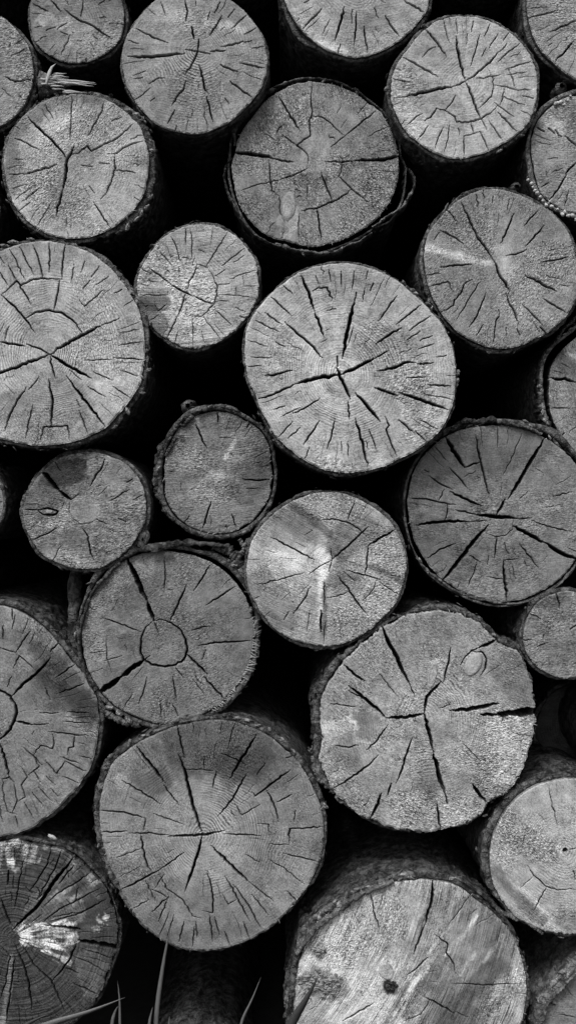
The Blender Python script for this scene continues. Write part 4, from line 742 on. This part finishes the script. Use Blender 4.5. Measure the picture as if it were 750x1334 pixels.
strip(g, (690,60,640,110,575,160,545,220,480,300,420,370,395,450,395,540), [2.5,3,4,3,3,3,3,3], mat=MB_PALE, depth=(-4, 20))
strip(g, (400,560,385,650,390,760,410,850,450,930,500,1010,560,1090,640,1180), [6,7,8,8,6,4,3,3], mat=MB_DARK, depth=(0, 26))
g = L['Z']
strip(g, (130,260,170,205,210,170,250,140,290,110,330,92,380,75), [5,8,7,8,6,6,4], mat=MB_PALE, depth=(-6, 10))
strip(g, (560,75,610,115,650,150,690,210), [3,5,5,3], mat=MB_DARK, depth=(-2, 20))
strip(g, (135,250,120,320,115,400,110,470), [5,8,8,7], mat=MB_DARK, depth=(0, 30))
g = L['AA']
strip(g, (519,1055,455,1105,400,1165,355,1235,320,1320,305,1400), [3,4,4,4,4,4], mat=MB_PALE, depth=(-12, 6))
g = L['X']
strip(g, (130,760,180,780,220,800), [5,7,3], mat=MB_PALE, depth=(0, 12)); strip(g, (270,815,320,850,350,870), [3,6,3], mat=MB_PALE, depth=(0, 12))

# torn flakes of bark standing up along the rims
def flakes_at(g, items, mat=MB_FLAKE):
    rng = g['rng']; k = g['k']; c = g['c']
    for (u, v, ln, wd) in items:
        o = g['loc'](u, v, rng.uniform(-2.5, 1.5)); th0 = math.atan2(-o[2], o[0]) + math.pi / 2 + rng.normal(0, .45)
        aq = math.atan2(-o[2], o[0]); rm_ = (float(np.interp(aq, g['t'], g['rout'])) + .4) * k; ro = math.hypot(o[0], o[2])     # every flake sits on the rim
        if ro > rm_: o = o * np.array([rm_ / ro, 1, rm_ / ro])
        o[1] = float(np.interp(aq, g['t'], g['fr'])) * k + rng.uniform(-1, 2) * k
        q = Soup(); q.blob([0, 0, 0], k, rng, (ln * .5, rng.uniform(1.5, 4), wd * .5), 11, 6); Q = q.V[0]; Q[:, 2] += (Q[:, 0] / k) ** 2 / max(ln, 1) * .12 * k
        ca, sa = math.cos(th0), math.sin(th0); Q = np.stack([Q[:, 0] * ca - Q[:, 2] * sa, Q[:, 1], -(Q[:, 0] * sa + Q[:, 2] * ca)], -1)
        sp = Soup(); sp.add(Q + o, q.F[0]); sp.make("bark_flake", mat, g['root'])
flakes_at(L['Z'], [(275,94,13,6),(258,118,15,5),(238,140,16,6),(214,150,11,6),(190,172,14,6),(165,205,12,6),(318,92,15,4),(345,86,11,4),(405,62,12,4),(425,68,13,4),(395,76,9,3),(150,230,12,5),(132,262,10,5),(122,300,9,5),(535,72,12,4),(562,62,8,3),(600,118,12,4),(655,158,11,4),(296,104,9,4),(225,122,8,4)])
flakes_at(L['G'], [(640,135,9,5),(665,152,8,5),(690,155,7,3),(600,118,10,4),(570,92,9,3),(705,630,13,5),(690,665,12,4),(725,585,9,4),(700,520,10,5),(715,440,9,4),(705,300,8,5),(655,160,6,4),(700,250,9,4),(620,690,12,5),(560,700,11,4),(330,28,10,3),(260,35,9,4)])
flakes_at(L['T'], [(655,85,11,5),(670,130,12,6),(640,60,9,5),(690,190,10,5),(705,240,9,4),(685,290,9,5),(700,380,9,4),(600,630,10,5),(130,680,12,6),(170,700,10,5),(220,715,14,6),(10,380,9,4),(35,480,10,4),(45,540,9,4),(75,220,10,4)])
flakes_at(L['P'], [(180,150,8,3),(205,165,9,3),(170,240,8,3),(130,210,9,4),(110,260,8,4),(50,420,8,4),(40,520,9,4),(430,85,11,4),(330,85,10,4),(510,790,12,5),(530,770,9,5),(270,105,8,3)])
flakes_at(L['R'], [(235,50,9,4),(275,30,10,4),(300,45,11,3),(345,35,9,4),(400,28,10,4),(470,38,11,4),(540,15,8,3),(560,50,9,3),(580,70,10,4),(120,665,10,3),(90,620,9,3),(640,95,8,3)])
flakes_at(L['J'], [(60,45,14,6),(20,70,13,5),(150,38,11,4),(600,250,10,5),(640,300,11,5),(715,590,9,5),(720,680,9,5),(690,790,10,5),(620,880,12,5),(560,960,10,4),(700,520,8,4),(665,350,9,4)])
flakes_at(L['L'], [(590,90,9,4),(605,105,8,4),(560,70,9,4),(640,145,9,4),(735,375,8,6),(738,400,7,5),(120,565,9,4),(60,440,9,4),(700,520,9,4),(460,690,12,4),(330,708,10,4)])
flakes_at(L['D'], [(12,370,8,5),(20,395,8,4),(185,75,8,3),(480,45,10,3),(540,70,9,3),(620,120,9,3),(700,480,9,4),(640,590,9,3),(540,660,10,3)])
flakes_at(L['M'], [(150,115,10,3),(170,122,9,3),(330,35,8,3),(60,560,9,4),(80,590,8,4),(350,795,9,4)])
flakes_at(L['W'], [(480,45,13,5),(510,60,12,5),(450,38,12,4),(590,105,11,4),(620,140,12,5),(560,50,8,5),(60,190,12,6),(45,250,12,6),(75,150,11,5),(720,300,9,4),(735,290,8,4),(130,110,11,4),(180,90,12,4),(40,420,9,5)])
flakes_at(L['V'], [(55,560,9,5),(35,500,10,6),(50,430,9,5),(95,640,11,5),(100,655,8,4),(365,718,9,4),(350,712,7,3),(460,700,8,3),(60,300,9,5),(90,230,10,5),(720,300,6,3),(265,60,12,4),(600,115,9,4)])
flakes_at(L['N'], [(560,200,6,3),(600,130,7,3),(500,280,7,3),(415,390,7,4),(395,460,6,4),(350,620,8,5),(270,870,8,4),(330,930,9,4),(460,960,8,3),(440,920,6,3)])
flakes_at(L['AA'], [(360,1030,16,7),(420,1010,14,6),(330,1080,15,7),(470,1060,12,6),(300,1180,14,7),(330,1200,12,7),(275,1290,12,7),(290,1310,11,6),(400,1110,12,5)])
flakes_at(L['H'], [(100,100,9,4),(60,180,9,4),(235,45,8,4),(500,70,9,4),(505,85,7,4),(380,38,10,3),(240,660,10,4),(300,690,9,3),(210,655,8,3)])

# lichen crumbs on the crusty rim of the right-hand log
g = L['I']; sp = Soup(); rng = g['rng']
for (u, v, r) in [(375,597,3.4),(400,592,2.6),(420,600,2.4),(440,575,2),(210,1045,2.2),(238,1062,2.6),(250,1100,2.6),(262,1120,3),(300,1160,2),(318,1185,2.8),(345,1195,2.8),(380,1215,2.2),(408,1240,4),(440,1245,2.6),(470,1252,3),(485,1270,3),(280,1140,2),(235,1085,2),(365,605,2.4),(455,560,2),(330,1170,1.8),(425,1225,2)]:
    for q in range(2): sp = Soup(); sp.blob(g['loc'](u + rng.uniform(-5, 5), v + rng.uniform(-5, 5), -1 + rng.uniform(-1, 2)), r * rng.uniform(.55, .95) * g['k'], rng); sp.make("lichen", M_LICH, g['root'])

def stub(g, u, v, r, h, n=16, mat=None, name="branch_stub", lean_=(0, 0), y0=4):
    sp = Soup(); rng = g['rng']; k = g['k']; o = g['loc'](u, v)
    m_ = 9; V = []
    for i in range(m_):
        f_ = i / (m_ - 1); y = y0 + 26 - (26 + h) * f_; rr2 = r * (1.25 - .45 * f_) * (1 if i < m_ - 1 else .5)
        a = np.linspace(0, 2 * np.pi, n, endpoint=False); R = rr2 * (1 + .3 * noise3(np.cos(a) * 1.6, np.sin(a) * 1.6, f_ * 3 + u) + .12 * rng.uniform(-1, 1, n))
        V.append(np.stack([o[0] + (R * np.cos(a) + lean_[0] * f_) * k, np.full(n, y) * k + rng.uniform(-1, 1, n) * k, o[2] + (R * np.sin(a) - lean_[1] * f_) * k], -1))
    sp.add(np.concatenate(V), grid_faces(m_, n)); sp.make(name, mat or MB_DARK, g['root'])
stub(L['P'], 205, 75, 8, 2, mat=MB_PALE); stub(L['P'], 225, 60, 4, 4, mat=MB_PALE, name="branch_stub")
stub(L['I'], 405, 500, 8, 0, mat=MB_PALE, lean_=(2, -3)); stub(L['I'], 150, 1070, 7, -2)

# splintered stub between the two upper left logs
g = L['F']; rng = g['rng']; sp = Soup(); k = g['k']
na = 30; m_ = 22; V = []
for i in range(m_):
    f_ = i / (m_ - 1); a = np.linspace(0, 2 * np.pi, na, endpoint=False)
    gro = noise3(np.cos(a) * 3.2, np.sin(a) * 3.2, f_ * 1.3 + 2) + .6 * noise3(np.cos(a) * 7, np.sin(a) * 7, f_ * 1.5)
    R_ = (15.5 - 5 * f_) * (1 + .22 * gro) * (1 if i < m_ - 1 else .3)
    o = g['loc'](212 + 165 * f_, 456 + 12 * f_, 16)
    xx = o[0] + k * (9 * f_ * noise3(np.cos(a) * 5, np.sin(a) * 5, 9.1))          # splintered, uneven end
    V.append(np.stack([xx, o[1] + .75 * R_ * np.sin(a) * k, o[2] + R_ * np.cos(a) * k], -1))
sp.add(np.concatenate(V), grid_faces(m_, na)); sp.make("broken_branch", MB_PALE, g['root'])
splinters(g, [(320,452,550,478,3),(330,462,556,487,3),(345,474,540,496,2),(340,468,500,490,4),(370,518,500,532,0),(360,524,460,530,1),(300,430,400,446,4),(310,420,385,424,3),(300,470,380,478,5),(290,490,372,502,5),(285,440,360,452,5),(300,505,378,520,4),(235,450,330,462,6),(240,480,320,488,6)], name="splinter", r=1.6)
sp = Soup()
q = [g['loc'](u, v, -5) for u, v in ((270,482),(278,455),(290,420),(302,392),(325,372))]
sp.tube(q, np.array([1.2, 2.4, 2.3, 1.6, .3]) * k, 6, rng, .5); sp.make("curled_splinter", M_SPLINT, g['root'])

# rough lump and hole on the bright log at the bottom
g = L['Z']; sp = Soup(); rng = g['rng']
for i in range(120):
    u, v = rng.normal(196, 26), rng.normal(338, 15); sp.blob(g['loc'](u, v, rng.uniform(-1.6, .6)), rng.uniform(.8, 2.6) * g['k'], rng, (rng.uniform(.5, 2.2), .6, rng.uniform(.4, 1.1)))
sp.make("torn_knot", M_TORN, g['root']); sp = Soup()
for i in range(30):
    u, v = rng.normal(188, 7), rng.normal(252, 5); sp.blob(g['loc'](u, v, rng.uniform(-2, .5)), rng.uniform(1.0, 2.6) * g['k'], rng, (1.4, .6, .8))
sp.make("torn_knot", M_TORN, g['root'])
add_knot(g, 362, 308, 12, 15, -20, .36, ring=.12, rise=.1)
sp = Soup()
for i in range(26):
    a = rng.uniform(0, 6.28); u, v = 374 + 14 * math.cos(a) * rng.uniform(.4, 1), 345 + 11 * math.sin(a) * rng.uniform(.4, 1); sp.blob(g['loc'](u, v, -.6), rng.uniform(1.0, 2.4) * g['k'], rng, (1.2, .7, 1))
sp.make("bark_plug", MB_DARK, g['root'])

# ---------------------------------------------------------------- loose things
def stick(pts, r, y, label, name="stick", cat="stick", mat=None):
    w = [np.array(to_world(u, v, y + d)) for u, v, d in pts]; rng = np.random.default_rng(5); o = w[0]; sp = Soup()
    n = len(w) * 6; s = np.linspace(0, 1, len(w)); t = np.linspace(0, 1, n); C = np.stack([np.interp(t, s, [q[i] - o[i] for q in w]) for i in range(3)], -1)
    R = r * k_at(y) * (1 + .22 * noise3(t * 9, 0, .5)); R[-1] *= .4
    sp.tube(C, R, 12, rng); ob = sp.make(name, mat or MB_DARK); ob.location = o; tag(ob, label, cat); return ob
stick([(96,905,.0),(97,860,.0),(96,800,.0),(100,735,.01)], 8, .09, "dark upright stick wedged between the speckled log and the ring-cracked log")
def chip(u, v, y, w_, h_, rot, label, mat):
    sp = Soup(); rng = np.random.default_rng(int(u)); k = k_at(y); n = 9; a = np.linspace(0, 2 * np.pi, 18, endpoint=False); V = []
    cr_, sr_ = math.cos(rot), math.sin(rot)
    for i, (s_, d) in enumerate(((.2, -2.2), (.7, -2.0), (1, -.6), (1, .8), (.6, 2), (.1, 2.2))):
        R = s_ * (1 + .25 * noise3(np.cos(a) * 2, np.sin(a) * 2, u * .1)); ex, ey = R * np.cos(a) * w_, R * np.sin(a) * h_
        V.append(np.stack([(ex * cr_ - ey * sr_) * k, (d + .8 * noise3(ex / 4, ey / 4, i)) * k, -(ex * sr_ + ey * cr_) * k], -1))
    sp.add(np.concatenate(V), grid_faces(6, 18)); ob = sp.make("bark_chip", mat); ob.location = to_world(u, v, y); tag(ob, label, "bark chip", "loose chips of bark caught in the pile")
chip(186, 703, .03, 7, 13, .35, "pale chip of bark caught between the small speckled log and the ring-cracked log", MB_PALE)
chip(208, 715, .02, 14, 4, -.25, "thin dark chip of bark lying on top of the ring-cracked log", MB_DARK)
chip(68, 1091, .02, 6, 2.4, .5, "tiny white chip of wood on the rim of the weathered black log", M_SPLINT)
chip(326, 706, .04, 9, 6, -.6, "ragged chip of bark wedged below the dim log and left of the torn pale log", MB_PALE)

def blade(pts, wmax, y, label, mat):
    w = [np.array(to_world(u, v, y + d)) for u, v, d in pts]; o = w[0]; s = np.linspace(0, 1, len(w)); n = 26; t = np.linspace(0, 1, n)
    C = np.stack([np.interp(t, s, [q[i] - o[i] for q in w]) for i in range(3)], -1)
    for _ in range(10): C[1:-1] = (C[:-2] + 2 * C[1:-1] + C[2:]) / 4
    T = np.gradient(C, axis=0); T /= np.linalg.norm(T, axis=1)[:, None]; N = np.stack([-T[:, 2], 0 * t, T[:, 0]], -1); N /= np.linalg.norm(N, axis=1)[:, None]
    W = wmax * k_at(y) * .5 * np.clip((1 - t) * 1.8, 0, 1) ** .8 * (0.75 + .5 * np.clip(t * 2, 0, .5)); k = k_at(y)
    X = np.stack([C - N * W[:, None], C + np.array([0, 1, 0]) * (W * .5)[:, None], C + N * W[:, None], C + np.array([0, 1, 0]) * (W * .5 - .5 * k)[:, None] * 1.0 - 0], 1)
    X[:, 1, 1] += 0.4 * k
    sp = Soup(); sp.add(X.reshape(-1, 3), grid_faces(n, 4)); ob = sp.make("grass_blade", mat); ob.location = o; tag(ob, label, "grass blade", "grass blades in front of the pile")
blade([(200,1440,-.01),(202,1334,0),(208,1285,0),(216,1235,.0),(223,1205,0)], 6, -.07, "tallest grass blade, upright below the largest log's lower rim", M_GRASS)
blade([(157,1440,0),(156,1334,0),(156,1304,0),(153,1278,0)], 3.375, -.08, "short upright grass blade crossing the tip of the long leaning one", M_GRASS)
blade([(-20,1400,0),(30,1352,0),(64,1334,0),(112,1321,0),(163,1300,0)], 9.75, -.09, "long broad grass blade leaning right in front of the weathered black log", M_GRASS)
blade([(140,1440,0),(145,1334,0),(150,1318,0),(154,1311,0)], 4.5, -.08, "stubby grass blade just left of the short upright one", M_GRASS)
blade([(192,1440,0),(194,1334,0),(199,1312,0)], 4.5, -.08, "small grass blade close to the left side of the tallest blade", M_GRASS)
blade([(222,1440,0),(220,1334,0),(221,1324,0)], 3, -.08, "tiny grass tip close to the right side of the tallest blade", M_GRASS)
blade([(-10,1380,0),(20,1345,0),(40,1332,0),(65,1321,0)], 6.75, -.07, "dull short grass blade above the root of the long leaning blade", M_GRASSD)
blade([(300,1440,0),(312,1334,0),(328,1304,0),(340,1273,0)], 3.75, -.08, "thin grass blade leaning right below the gap between the two big lower logs", M_GRASS)
blade([(350,1440,0),(378,1334,0),(396,1308,0),(415,1272,0)], 12, -.16, "broad blackish grass blade in front of the bright log's lower left rim", M_GRASSD)
